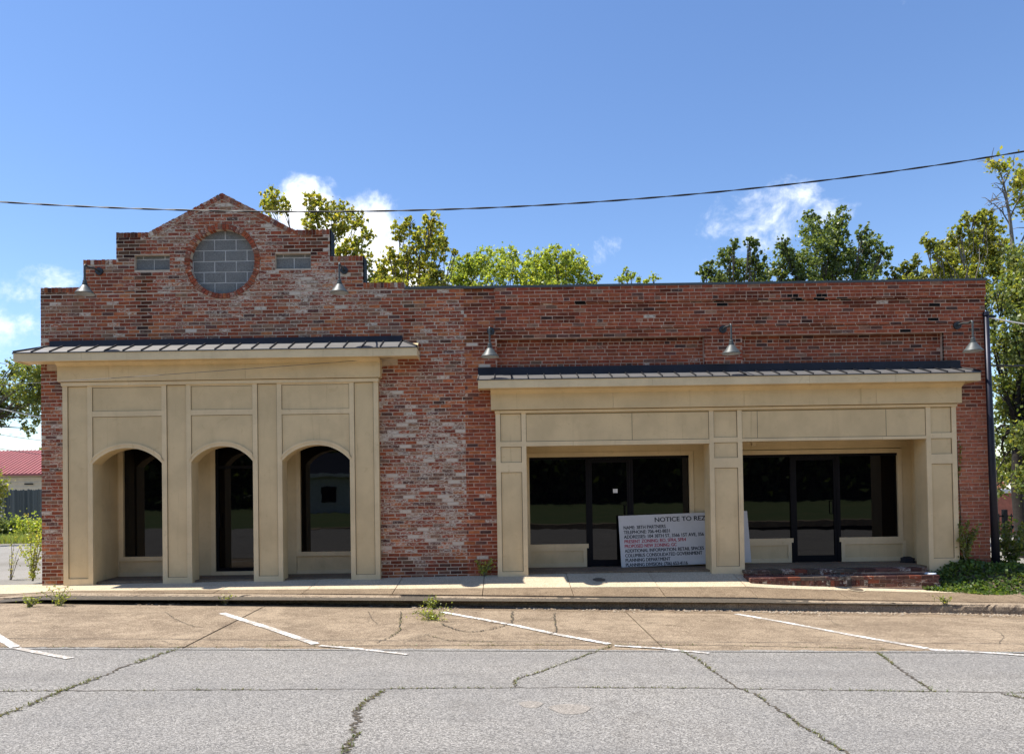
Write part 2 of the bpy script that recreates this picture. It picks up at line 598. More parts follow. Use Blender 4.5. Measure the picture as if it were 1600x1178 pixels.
# ================================================================== the setting: ground, road, kerb, sidewalk
def lerp(a, b, t): return a + (b - a) * t
def clampf(v, a, b): return max(a, min(b, v))
def sstep(a, b, v):
    t = clampf((v - a) / (b - a), 0, 1)
    return t * t * (3 - 2 * t)


def pw(x, pts):
    if x <= pts[0][0]: return pts[0][1]
    for (a, va), (b_, vb) in zip(pts, pts[1:]):
        if x <= b_: return lerp(va, vb, (x - a) / (b_ - a))
    return pts[-1][1]


W = 13.76                     # plane of the brick faces
YE = 8.85                     # edge of the asphalt
YM = 12.85                    # edge of the newer walk slabs


def yk(x): return 12.2 - .03 * clampf(x, -9, 12)
def zkb(x): return -.30 - .026 * clampf(x, -9, 26)
def kh(x): return pw(x, [(-8.6, .0), (-7.6, .09), (-3, .125), (0, .135), (4, .15), (9, .16)])
def zkt(x): return zkb(x) + kh(x)
def zwall(x): return pw(x, [(-20, -.06), (-8.2, -.02), (-2.3, .02), (0, .045), (4.2, .045), (4.5, .0), (5.2, -.06), (7.4, -.2), (9, -.26), (26, -.7)])


def zroad(x, y):
    xc = clampf(x, -26, 26)
    return pw(y, [(-6, -.26 - .017 * xc), (0, -.17 - .0172 * xc), (5, -.215 - .0175 * xc), (6.8, -.243 - .0178 * xc), (YE, -.295 - .0191 * xc)])


def zg(x, y):
    if y <= YE: return zroad(x, y)
    k = yk(x)
    if y <= k: return lerp(zroad(x, YE), zkb(x), (y - YE) / (k - YE))
    return lerp(zkt(x), zwall(x), clampf((y - k) / (W - k), 0, 1))


def onground(px, py, dz=0.0):
    d = ray(px, py)
    y = 8.0
    for _ in range(60):
        p = CAM + d * (y / d.y)
        zt = zg(p.x, y) + dz
        y2 = (zt - CAM.z) / d.z * d.y
        y = y + .5 * (clampf(y2, .5, 40) - y)
    p = CAM + d * (y / d.y)
    return Vector((p.x, p.y, zg(p.x, p.y) + dz))


def sheet(mb, xs, ys, zf, c=None):
    b = len(mb.v)
    for y in ys:
        for x in xs: mb.v.append((x, y, zf(x, y)))
    n = len(xs)
    for j in range(len(ys) - 1):
        for i in range(n - 1):
            mb.f.append((b + j * n + i, b + j * n + i + 1, b + (j + 1) * n + i + 1, b + (j + 1) * n + i)); mb.c.append(c)


def zlot(x, y):
    base = pw(x, [(-60, -.16), (-26, -.10), (-8.6, -.05), (0, -.1), (8.8, -.32), (24, -.95), (60, -1.5)])
    if y < 13.6:
        return min(zg(x, max(y, -6)), base) - .35 if y < 12.6 else lerp(zg(x, y) - .35, base, sstep(12.6, 13.6, y))
    return base


gm = MB()
gx = [-700, -250, -90, -60, -40, -26, -20, -14, -10, -8.6, -6, -3, 0, 3, 6, 8.8, 11, 14, 18, 24, 30, 40, 60, 90, 250, 700]
gy = [-700, -250, -80, -30, -6, 0, 5, 8.85, 10, 11, 12, 12.6, 12.9, 13.2, 13.6, 14.5, 16, 20, 26, 33, 42, 60, 100, 250, 900]
sheet(gm, gx, gy, zlot)
tag(gm.build('ground', M['lot']), kind='structure')

rd = MB()
xs = [-60, -40] + [x * .5 for x in range(-52, 53)] + [40, 60]
ys = [-6, -3, 0, 2.5, 5, 5.9, 6.8, 7.8, YE]
sheet(rd, xs, ys, zroad)
road = tag(rd.build('road', M['asphalt']), kind='structure')

fk = MB()                      # kerb and lawn on the far side of the street, behind the camera
fk.ext([(-6.0, -.35), (-6.0, -.08), (-6.15, -.06), (-6.3, -.06), (-6.3, -.35)], -60, 60)
tag(fk.build('far_kerb', M['kerb']), kind='structure')
lw = MB()
sheet(lw, [-200, -60, -30, 0, 30, 60, 200], [-200, -60, -30, -6.3], lambda x, y: -.07 - .012 * (y + 6.3))
tag(lw.build('lawn', M['lawn']), kind='structure')


def slab(parent, name, mat, xa, xb, yfa, yfb, gap=.008, dz=0.0, nx=6, ny=3, tilt=(0, 0)):
    """a thin concrete slab with a real edge; yfa, yfb: front and back line as functions of x"""
    mb = MB()
    xs_ = [lerp(xa + gap, xb - gap, i / nx) for i in range(nx + 1)]
    top = []
    xm = (xa + xb) / 2
    for j in range(ny + 1):
        row = []
        for x in xs_:
            y = lerp(yfa(x) + gap, yfb(x) - gap, j / ny)
            row.append((x, y, zg(x, y) + dz + tilt[0] * (x - xm) + tilt[1] * (j / ny - .5)))
        top.append(row)
    b0 = 0
    for row in top: mb.v += row
    n = nx + 1
    for j in range(ny):
        for i in range(nx):
            mb.f.append((j * n + i, j * n + i + 1, (j + 1) * n + i + 1, (j + 1) * n + i)); mb.c.append(None)
    ring = [j * n for j in range(ny, -1, -1)] + [i for i in range(1, n)] + [j * n + nx for j in range(1, ny + 1)] + [ny * n + i for i in range(nx - 1, 0, -1)]
    b1 = len(mb.v)
    for k in ring:
        v = mb.v[k]; mb.v.append((v[0], v[1], v[2] - .09))
    for i in range(len(ring)):
        j = (i + 1) % len(ring)
        mb.f.append((ring[j], ring[i], b1 + i, b1 + j)); mb.c.append(None)
    return mb.build(name, mat, parent)


apron = tag(bpy.data.objects.new('parking_apron', None), kind='structure')
col.objects.link(apron); WL[apron.name] = Vector((0, 0, 0))
bed = MB()
sheet(bed, [x * 1.0 for x in range(-40, 41)], [YE - .02, 10, 11, 11.6, 12.6], lambda x, y: zg(x, min(y, yk(x) - .001)) - .035)
bed.build('joint_bed', M['crack'], apron)
aj = [-30, -18, -9.65, -3.87, 1.93, 7.7, 13.5, 22, 32]
for i in range(len(aj) - 1):
    slab(apron, 'slab', M['apron'], aj[i], aj[i + 1], lambda x: YE, lambda x: yk(x) - .42, .009, random.uniform(-.004, .004), 10, 4)
for i in range(-5, 6):         # the gutter pan along the kerb
    slab(apron, 'gutter_slab', M['gutter'], i * 5.8 + 1.93, (i + 1) * 5.8 + 1.93, lambda x: yk(x) - .42, lambda x: yk(x) + .0055, .006, -.006, 8, 1)

# kerb: worn, with an uneven rounded lip
kb = MB()
kxs = np.concatenate([np.arange(-26, -9.5, .3), np.arange(-9.5, 11, .055), np.arange(11, 26.1, .3)])
prof_n = 6
rows = []
for x in kxs:
    h = max(kh(x), .012)
    wv = .014 * math.sin(x * 1.7) * math.sin(x * .61 + 1) + .008 * math.sin(x * 4.3)
    j1, j2 = random.uniform(-.014, .014) + wv, random.uniform(-.014, .012) + wv
    y0 = yk(x) + .0
    broken = .6 if -1.72 < x < -1.15 else 0
    zt = zkt(x) - (broken * .05)
    zb = zkb(x)
    rows.append([(x, y0 + .005, zb - .05), (x, y0 + .006 + j1 * .3, zb + h * .35), (x, y0 + .015 + j1, zb + h * .72 - broken * .03),
                 (x, y0 + .045 + j2 + broken * .06, zt - .012 + random.uniform(-.008, .005)), (x, y0 + .085 + random.uniform(-.02, .02), zt + random.uniform(-.006, .003)), (x, y0 + .19, zt + .001), (x, y0 + .19, zt - .12)])
for r_ in rows: kb.v += r_
n = 7
for i in range(len(rows) - 1):
    for k in range(n - 1):
        kb.f.append((i * n + k, (i + 1) * n + k, (i + 1) * n + k + 1, i * n + k + 1)); kb.c.append(None)
tag(kb.build('kerb', M['kerb'], smooth=False), kind='structure')

walk = tag(bpy.data.objects.new('sidewalk', None), kind='structure')
col.objects.link(walk); WL[walk.name] = Vector((0, 0, 0))
bed = MB()
sheet(bed, [x * .5 for x in range(-50, 51)], [12.0, 12.4, 12.8, 13.3, 13.7, 15.4], lambda x, y: zg(x, max(y, yk(x) + .1)) - .03)
bed.build('joint_bed', M['crack'], walk)
for i in range(-14, 15):
    xa = -.36 + 1.52 * i; xb = xa + 1.52
    if xa < -24 or xb > 24: continue
    slab(walk, 'slab', M['walk'], xa, xb, lambda x: yk(x) + .181, lambda x: YM, .006, random.uniform(-.006, .004), 3, 2)
    if xb < 8.9:
        slab(walk, 'slab', M['walk_new'], xa, xb, lambda x: YM, lambda x: W if xa > -8.7 else 13.9, .006, random.uniform(-.003, .003), 3, 2)

# painted stall lines and cracks lie on the ground as thin sheets
def strip(mb, pts, wl, wr, dz, jit=0.0, n_sub=1, c=None):
    """ribbon along ground points; wl, wr half widths in metres"""
    P = []
    for a, b_ in zip(pts, pts[1:]):
        for k in range(n_sub): P.append(a.lerp(b_, k / n_sub))
    P.append(pts[-1])
    L, R_ = [], []
    for i, p in enumerate(P):
        t = (P[min(i + 1, len(P) - 1)] - P[max(i - 1, 0)]); t.z = 0
        t.normalize(); nn = Vector((-t.y, t.x, 0))
        o = random.uniform(-jit, jit)
        a = p + nn * (wl * (1 + random.uniform(-.6, .6) * (jit > 0)) + o); b_ = p - nn * (wr * (1 + random.uniform(-.6, .6) * (jit > 0)) - o)
        L.append((a.x, a.y, zg(a.x, a.y) + dz)); R_.append((b_.x, b_.y, zg(b_.x, b_.y) + dz))
    b0 = len(mb.v)
    mb.v += L + R_
    m_ = len(L)
    for i in range(m_ - 1):
        mb.f.append((b0 + m_ + i, b0 + m_ + i + 1, b0 + i + 1, b0 + i)); mb.c.append(c)


def gp(*pp): return [onground(*p) for p in pp]


for pts, par, hw in (([(-70, 945), (0, 997), (24, 1011)], apron, .055), ([(26, 1013), (60, 1020), (110, 1029)], road, .045),
                     ([(347, 958), (420, 981), (493, 1006)], apron, .055), ([(500, 1009), (560, 1014), (637, 1023)], road, .035),
                     ([(690, 956), (800, 976), (870, 991), (952, 1006)], apron, .05), ([(960, 1009), (1030, 1013), (1108, 1021)], road, .035),
                     ([(1150, 959), (1225, 972), (1330, 992), (1448, 1013)], apron, .055), ([(1452, 1015), (1530, 1019), (1640, 1027)], road, .05)):
    mb = MB()
    strip(mb, gp(*pts), hw, hw, .006 if par is apron else .0085, .0, 8)
    mb.build('parking_line', M['line'], par)

CR = {  # cracks in the asphalt and in the apron
    'road': [([(282, 1012), (255, 1021), (200, 1040), (150, 1060), (95, 1080), (50, 1100), (-10, 1122)], .022, 1.0),
             ([(-20, 1080), (100, 1079), (300, 1078), (500, 1077), (700, 1075), (900, 1074), (1100, 1075), (1300, 1078), (1620, 1083)], .011, .5),
             ([(955, 1009), (920, 1022), (880, 1036), (845, 1050), (815, 1058), (803, 1064), (806, 1073)], .012, .6),
             ([(600, 1079), (580, 1090), (565, 1101), (555, 1112), (562, 1125), (552, 1138), (560, 1146), (545, 1160), (536, 1182)], .026, .8),
             ([(1060, 1014), (1090, 1030), (1110, 1045), (1155, 1076), (1180, 1084), (1210, 1105), (1250, 1132), (1280, 1150), (1330, 1182)], .015, .7),
             ([(1370, 1019), (1392, 1035), (1410, 1048), (1430, 1062), (1458, 1079)], .016, .8),
             ([(1565, 1083), (1610, 1094)], .02, .8),
             ([(-20, 1011), (130, 1011), (280, 1011), (500, 1009), (950, 1007), (1100, 1008), (1350, 1013), (1620, 1021)], .012, .35)],
    'apron': [([(258, 956), (273, 967), (300, 978), (316, 980)], .008, 0), ([(627, 955), (625, 985), (610, 995), (588, 1004)], .011, .4),
              ([(688, 974), (715, 985), (745, 987), (780, 980), (800, 973), (801, 955)], .016, .1),
              ([(640, 996), (662, 991), (700, 1000), (780, 1004)], .008, .2), ([(866, 957), (867, 970), (870, 986), (858, 992)], .014, .2),
              ([(575, 955), (580, 966), (590, 975)], .006, 0), ([(630, 1004), (660, 994), (672, 990)], .006, .2), ([(800, 968), (860, 967), (866, 962)], .006, 0)]}
for _ in range(16):            # finer random cracks across the old slabs
    px0, py0 = random.uniform(40, 1560), random.uniform(960, 1004)
    pts_, a_ = [(px0, py0)], random.uniform(-.5, .5) + random.choice((0, math.pi))
    for _k in range(random.randint(2, 5)):
        a_ += random.uniform(-.6, .6)
        pts_.append((clampf(pts_[-1][0] + math.cos(a_) * 22, 5, 1595), clampf(pts_[-1][1] + math.sin(a_) * 7, 958, 1006)))
    CR['apron'].append((pts_, .005, 0))
grass_seeds = []
for key, par in (('road', road), ('apron', apron)):
    for pts, wd, gr in CR[key]:
        mb = MB()
        g = gp(*pts)
        strip(mb, g, wd * .6, wd * .6, .005 if key == 'road' else .0075, wd * 1.5, 16)
        tag(mb.build('crack', M['crack'], par))
        if gr > 0:
            for a, b_ in zip(g, g[1:]):
                L = (b_ - a).length
                for k in range(int(L * 60 * gr)):
                    p = a.lerp(b_, random.random())
                    if math.sin(p.x * 3.1 + p.y * 2.3) + math.sin(p.x * 7.7 - p.y * 5.1) > .1 - gr * .5:
                        grass_seeds.append((p.x + random.gauss(0, wd * .8), p.y + random.gauss(0, wd * .8), .012 + .03 * random.random() * gr))
# ragged lip of the asphalt over the concrete
rg = MB()
rx = np.arange(-14, 14.01, .07)
ry = [YE + .012 + max(0, .03 * math.sin(x * 2.3) * math.sin(x * .7) + random.uniform(-.02, .045)) for x in rx]
for i in range(len(rx) - 1):
    rg.poly([(rx[i], YE - .05, zroad(rx[i], YE - .05) + .0065), (rx[i + 1], YE - .05, zroad(rx[i + 1], YE - .05) + .0065),
             (rx[i + 1], ry[i + 1], zg(rx[i + 1], ry[i + 1]) + .0095), (rx[i], ry[i], zg(rx[i], ry[i]) + .0095)])
rg.build('ragged_edge', M['asphalt'], road)
# dry pale patch repairs on the road
for px, py, a, b_ in ((891, 1107, .17, .05), (830, 1100, .10, .035)):
    p = onground(px, py, .004)
    mb = MB()
    mb.poly([(p.x + a * math.cos(t) * (1 + .15 * math.sin(3 * t)), p.y + b_ * 3 * math.sin(t), zg(p.x + a * math.cos(t), p.y) + .0045) for t in [2 * math.pi * k / 20 for k in range(20)]])
    mb.build('patch', M['road_patch'], road)
#@@BUILDING

# ================================================================== brickwork
CH = .0672                    # course height
BL = .213                     # stretcher with joint
JT = .0145


def clip_poly(poly, nx, nz, d):
    """keep the side where nx*x+nz*z <= d"""
    out = []
    for i, p in enumerate(poly):
        q = poly[(i + 1) % len(poly)]
        a = nx * p[0] + nz * p[1] - d; b_ = nx * q[0] + nz * q[1] - d
        if a <= 0: out.append(p)
        if a * b_ < 0:
            t = a / (a - b_)
            out.append((p[0] + (q[0] - p[0]) * t, p[1] + (q[1] - p[1]) * t))
    return out


def area(poly):
    return abs(sum(p[0] * q[1] - q[0] * p[1] for p, q in zip(poly, poly[1:] + poly[:1]))) / 2


class Noise2:
    def __init__(s, seed):
        s.g = np.random.default_rng(seed).random((64, 64))

    def __call__(s, x, z, sc):
        x, z = x / sc + 100, z / sc + 100
        i, j = int(math.floor(x)), int(math.floor(z)); fx, fz = x - i, z - j
        fx, fz = fx * fx * (3 - 2 * fx), fz * fz * (3 - 2 * fz)
        g = lambda a, b_: s.g[a % 64, b_ % 64]
        return lerp(lerp(g(i, j), g(i + 1, j), fx), lerp(g(i, j + 1), g(i + 1, j + 1), fx), fz)


N2 = Noise2(3)
RED = [(.245, .066, .036), (.27, .075, .04), (.215, .06, .036), (.185, .055, .038), (.29, .09, .046), (.225, .07, .045)]
DARK = [(.11, .05, .045), (.085, .045, .042), (.12, .06, .052)]
ORANGE = [(.37, .125, .058), (.34, .11, .05), (.38, .15, .075)]
GREY = [(.235, .125, .09), (.26, .145, .105), (.175, .10, .08)]


def vary(c, s=.12):
    c = (c[0] * 1.2, c[1] * 1.13, c[2] * 1.0)
    k = 1 + random.uniform(-s, s)
    return tuple(max(.004, q * k * (1 + random.uniform(-.05, .05))) for q in c)


def col_left(x, z):
    r = random.random()
    n = N2(x, z, 1.1) * .6 + N2(x + 9, z, .35) * .4
    lowright = sstep(-2.6, -1.8, x) * (1 - sstep(2.6, 3.4, z))
    orange_z = sstep(.45, .75, N2(x + 31, z + 7, .8))
    if r < .05: c = random.choice(DARK)
    elif r < .09 + .22 * orange_z: c = random.choice(ORANGE)
    elif r < .40 + .12 * lowright: c = random.choice(GREY)
    else: c = random.choice(RED)
    wl = .385 + .12 * random.random() + .26 * (n - .5) + .05 * lowright
    if random.random() < .05 + .06 * lowright: wl += .18
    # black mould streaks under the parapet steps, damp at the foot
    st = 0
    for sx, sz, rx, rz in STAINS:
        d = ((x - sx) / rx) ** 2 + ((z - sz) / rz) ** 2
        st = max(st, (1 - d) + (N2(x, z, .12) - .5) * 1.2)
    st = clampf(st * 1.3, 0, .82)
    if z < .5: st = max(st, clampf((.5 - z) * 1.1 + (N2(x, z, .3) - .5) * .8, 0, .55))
    c = vary(c)
    return tuple(q * (1 - st * .82) for q in c) + (clampf(wl * (1 - st * .7), 0, .95),)


def col_right(x, z):
    r = random.random()
    if x < XPIER:
        c = random.choice(ORANGE) if r < .22 else random.choice(DARK) if r < .32 else random.choice(RED)
        wl = .12 + .22 * random.random()
        if random.random() < .05: wl += .4
    else:
        hi = sstep(2.2, 3.6, z)
        c = random.choice(DARK) if r < .03 + .03 * hi else random.choice([(.265, .075, .042), (.235, .064, .038), (.295, .088, .048)]) if r < .95 else random.choice(GREY)
        if z < 3.0 and x > 8: c = random.choice([(.33, .12, .075), (.36, .14, .09), (.28, .10, .065)])
        wl = .14 + .24 * random.random()
        if random.random() < .012: wl += .25
    st = 0
    for qx, qz, qr in POCKETS:
        if abs(x - qx) < qr and abs(z - qz) < .05: return (.006, .005, .005, 0)
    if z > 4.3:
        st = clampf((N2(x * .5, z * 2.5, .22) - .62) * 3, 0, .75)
    for zz, hh in STAIN_SHADE_ROWS:          # stain and shade painted under the corbels and in the sunk panels
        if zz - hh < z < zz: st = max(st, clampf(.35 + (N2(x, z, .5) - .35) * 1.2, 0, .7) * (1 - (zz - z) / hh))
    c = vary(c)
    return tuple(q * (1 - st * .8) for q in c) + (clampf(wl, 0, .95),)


class Wall:
    """collects bricks; the biggest 300 near the camera become objects of their own, the rest one part"""
    def __init__(s): s.b = []

    def add(s, poly, y, colr, depth=.05):
        if len(poly) >= 3 and area(poly) > .0006:
            s.b.append((poly, y + random.uniform(-.003, .003), colr, depth))

    def courses(s, x0, x1, z0, z1, y, colf, holes=(), circ=None, halfs=(), header_every=0, phase=0):
        k0 = int(math.floor(z0 / CH)); k1 = int(math.ceil(z1 / CH))
        for k in range(k0, k1):
            za, zb = k * CH + JT * .5, (k + 1) * CH - JT * .5
            za, zb = max(za, z0), min(zb, z1)
            if zb - za < .018: continue
            hdr = header_every and (k + phase) % header_every == 0
            bl = BL * .5 if hdr else BL
            off = (k % 2) * .5 * bl + (k % 3) * .013 + random.uniform(-.015, .015)
            i = int(math.floor((x0 - off) / bl)) - 1
            x = i * bl + off
            while x < x1:
                xa = x + JT * .5; xb = x + bl - JT * .5
                x += bl + random.uniform(-.006, .006)
                a, b_ = max(xa, x0), min(xb, x1)
                if b_ - a < .022: continue
                segs = [(a, b_)]
                for hx0, hx1, hz0, hz1 in holes:
                    if zb > hz0 + .004 and za < hz1 - .004:
                        ns = []
                        for p, q in segs:
                            if q <= hx0 or p >= hx1: ns.append((p, q))
                            else:
                                if p < hx0 - .02: ns.append((p, hx0 - .004))
                                if q > hx1 + .02: ns.append((hx1 + .004, q))
                        segs = ns
                for p, q in segs:
                    dz = [random.uniform(-.0025, .0025) for _ in range(4)]
                    poly = [(p, za + dz[0]), (q, za + dz[1]), (q, zb + dz[2]), (p, zb + dz[3])]
                    if circ:
                        cx_, cz_, R_ = circ
                        mx, mz = (p + q) / 2 - cx_, (za + zb) / 2 - cz_
                        if max(abs(mx) - .12, 0) ** 2 + max(abs(mz) - .04, 0) ** 2 < R_ * R_:
                            px_ = clampf(cx_, p, q); pz_ = clampf(cz_, za, zb)
                            dd = math.hypot(mx, mz)
                            if dd < R_ * .86: continue
                            ux, uz = mx / dd, mz / dd
                            poly = clip_poly(poly, -ux, -uz, -(ux * cx_ + uz * cz_ + R_ + .006))
                    for h in halfs:
                        if len(poly) >= 3: poly = clip_poly(poly, *h)
                    s.add(poly, y, colf((p + q) / 2, (za + zb) / 2))

    def rowlock(s, x0, x1, z0, z1, y, colf, wd=.0672):
        n = max(1, int(round((x1 - x0) / wd))); d = (x1 - x0) / n
        for i in range(n):
            a = x0 + i * d
            s.add([(a + .005, z0 + random.uniform(-.003, .003)), (a + d - .005, z0), (a + d - .005, z1 + random.uniform(-.008, .004)), (a + .005, z1 + random.uniform(-.008, .004))],
                  y, colf(a, (z0 + z1) / 2))

    def build(s, parent, y_default):
        def score(b_):
            p = b_[0]
            cx_ = sum(q[0] for q in p) / len(p); cz_ = sum(q[1] for q in p) / len(p)
            return -area(p) + .0004 * math.hypot(cx_ - s.focus[0], cz_ - s.focus[1])
        order = sorted(range(len(s.b)), key=lambda i: score(s.b[i]))
        solo = set(order[:300])
        rest = MB()
        for i, (p, y, c, dp) in enumerate(s.b):
            if i in solo:
                cx_ = sum(q[0] for q in p) / len(p); cz_ = sum(q[1] for q in p) / len(p)
                mb = MB(); mb.prism(p, y, y + dp, c)
                mb.build('brick', M['brick'], parent, origin=(cx_, y, cz_))
            else:
                rest.prism(p, y, y + dp, c, back=False)
        o = rest.build('brickwork', M['brick'], parent)
        tag(o, kind='stuff')
        print('bricks', len(s.b))


def plate(mb, outer, holes, y0, y1, c=None):
    """flat wall piece with holes, extruded from y0 back to y1"""
    loops = [[Vector((p[0], p[1], 0)) for p in outer]] + [[Vector((p[0], p[1], 0)) for p in h] for h in holes]
    tris = tessellate_polygon(loops)
    flat = [p for l_ in loops for p in l_]
    b = len(mb.v)
    nn = len(flat)
    mb.v += [(p.x, y0, p.y) for p in flat] + [(p.x, y1, p.y) for p in flat]
    for t in tris:
        a, b_, c_ = (flat[i] for i in t)
        ccw = (b_.x - a.x) * (c_.y - a.y) - (b_.y - a.y) * (c_.x - a.x) > 0
        t = t if ccw else t[::-1]
        mb.f.append(tuple(b + i for i in t)); mb.c.append(c)
        mb.f.append(tuple(b + nn + i for i in reversed(t))); mb.c.append(c)
    k = 0
    for l_ in loops:
        n_ = len(l_)
        for i in range(n_):
            j = (i + 1) % n_
            mb.f.append((b + k + i, b + k + j, b + nn + k + j, b + nn + k + i)); mb.c.append(c)
        k += n_


# ================================================================== left building: stepped gable front with arches
XL = X(64.5, 680, W); XSEAM = X(727.5, 680, W)
zA = (Z(97, 448, W) + Z(600, 443, W)) / 2
zB = (Z(155, 405, W) + Z(541, 401, W)) / 2
zC = (Z(206, 362, W) + Z(488, 360, W)) / 2
zF = Z(680, 449, W)                               # flat part right of the steps
zAp = Z(347, 302, W)
xB0, xB1 = X(130, 425, W), X(567, 422, W)
xC0, xC1 = X(181.5, 383, W), X(515, 380, W)
xG0, xG1, xAp = X(232, 362, W), X(461, 359, W), X(346.5, 305, W)
xF = X(632, 446, W)
CC = (X(347.5, 408.5, W), Z(347.5, 408.5, W)); RI, RO = .605, .705
V1 = (X(210, 410, W), X(265, 410, W), Z(237, 422, W), Z(237, 398.5, W))
V2 = (X(430, 407, W), X(485.5, 407, W), Z(458, 420, W), Z(458, 396, W))
YC = 13.62                                         # front of the cream pilasters
sx0, sx1 = X(97.5, 640, YC), X(591, 640, YC)
zfr0, zfr1 = (Z(96, 597, 13.58) + Z(590, 589, 13.58)) / 2, (Z(96, 573, 13.58) + Z(590, 565, 13.58)) / 2
ROOFZ_L = Z(300, 537, 13.70)
STAIN_SHADE_ROWS = []
POCKETS = [(X(a, b_, W), Z(a, b_, W), r_) for a, b_, r_ in ((1458, 478, .10), (1458, 498, .12), (1238, 466, .14), (1320, 468, .12), (1420, 517, .09), (1128, 475, .08), (905, 475, .1), (1280, 466, .09), (1550, 500, .1))]
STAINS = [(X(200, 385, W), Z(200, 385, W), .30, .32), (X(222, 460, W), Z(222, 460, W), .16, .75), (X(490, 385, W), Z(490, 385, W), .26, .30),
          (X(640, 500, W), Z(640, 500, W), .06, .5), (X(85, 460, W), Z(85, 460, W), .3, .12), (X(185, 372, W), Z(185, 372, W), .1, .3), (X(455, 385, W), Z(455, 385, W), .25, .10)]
XPIER = X(757, 500, W)

bl = thing('brick_building', ((XL + XSEAM) / 2, W, 0), 'old brick storefront with stepped gable, blocked round window and three cream arches', 'building')
CAP = .10
zt0 = -.12
outer = [(XL, zt0), (sx0 + .02, zt0), (sx0 + .02, zfr1), (sx1 - .02, zfr1), (sx1 - .02, zt0), (XSEAM, zt0), (XSEAM, zF - .03), (xF, zF - .03), (xF, zA - .006), (xB1, zA - .006),
         (xB1, zB - .006), (xC1, zB - .006), (xC1, zC - .006), (xG1, zC - .006), (xAp, zAp - .008), (xG0, zC - .006), (xC0, zC - .006), (xC0, zB - .006), (xB0, zB - .006), (xB0, zA - .006), (XL, zA - .006)]
outer = outer[::1]
circ_pts = [(CC[0] + (RI + .004) * math.cos(t), CC[1] + (RI + .004) * math.sin(t)) for t in [2 * math.pi * k / 48 for k in range(48)]]
rect = lambda v: [(v[0], v[2]), (v[1], v[2]), (v[1], v[3]), (v[0], v[3])]
mb = MB()
plate(mb, outer, [circ_pts, rect(V1), rect(V2)], W + .005, W + .30)
mb.build('wall', M['mortar_old'], bl)

wl_ = Wall(); wl_.focus = (-1.6, 2.0)
store_hole = (sx0 + .01, sx1 - .01, -1, zfr1 + .02)
roof_hide = (X(70, 540, 13.7), X(620, 540, 13.7), zfr1 - .05, ROOFZ_L + .0)
hs = [store_hole, roof_hide, V1, V2]
wl_.courses(XL, XSEAM, -.10, zF - .02, W, col_left, hs, (CC[0], CC[1], RO))
wl_.courses(XL, xF, zF - .02, zA - CAP, W, col_left, hs, (CC[0], CC[1], RO))
wl_.courses(xB0, xB1, zA - CAP, zA, W, col_left, hs, (CC[0], CC[1], RO))
wl_.courses(xB0, xB1, zA, zB - CAP, W, col_left, hs, (CC[0], CC[1], RO))
wl_.courses(xC0, xC1, zB - CAP, zC - CAP, W, col_left, hs, (CC[0], CC[1], RO))
wl_.courses(xG0 - .02, xG1 + .02, zC - CAP, zC, W, col_left, hs, (CC[0], CC[1], RO))
sl1 = Vector((-(zAp - zC), 0, xAp - xG0)).normalized(); sl2 = Vector((zAp - zC, 0, xG1 - xAp)).normalized()
wl_.courses(xG0, xG1, zC, zAp, W, col_left, hs, (CC[0], CC[1], RO),
            halfs=((sl1.x, sl1.z, sl1.x * xAp + sl1.z * zAp - .115), (sl2.x, sl2.z, sl2.x * xAp + sl2.z * zAp - .115)))
for a, b_, zz in ((XL, xB0, zA), (xB1, xF, zA), (xB0, xC0, zB), (xC1, xB1, zB), (xC0, xG0, zC), (xG1, xC1, zC)):
    wl_.rowlock(a, b_, zz - CAP + .006, zz, W - .004, col_left)
for nn, (xa, xb) in ((sl1, (xG0, xAp)), (sl2, (xAp, xG1))):    # raking rowlock of the gable
    za, zb = (zC, zAp) if xa == xG0 else (zAp, zC)
    L = math.hypot(xb - xa, zb - za); cnt = int(L / .0672)
    tx, tz = (xb - xa) / L, (zb - za) / L
    for i in range(cnt):
        s0, s1 = i * L / cnt + .005, (i + 1) * L / cnt - .005
        t1 = random.uniform(-.008, .006)
        q = [(xa + tx * s + nn.x * h, za + tz * s + nn.z * h) for s, h in ((s0, -.10), (s1, -.10), (s1, t1), (s0, t1))]
        wl_.add(q, W - .006, col_left(q[0][0], q[0][1]))
ring_n = 60
for i in range(ring_n):
    a0, a1 = 2 * math.pi * (i + .07) / ring_n, 2 * math.pi * (i + .93) / ring_n
    ri, ro = RI + random.uniform(-.004, .004), RO + random.uniform(-.006, .006)
    q = [(CC[0] + r_ * math.cos(a), CC[1] + r_ * math.sin(a)) for r_, a in ((ri, a0), (ro, a0), (ro, a1), (ri, a1))]
    c_ = vary(random.choice(RED + GREY[:1] + RED)) + (.34 + .16 * random.random(),)
    wl_.add(q, W - .012, c_, .12)
wl_.build(bl, W)

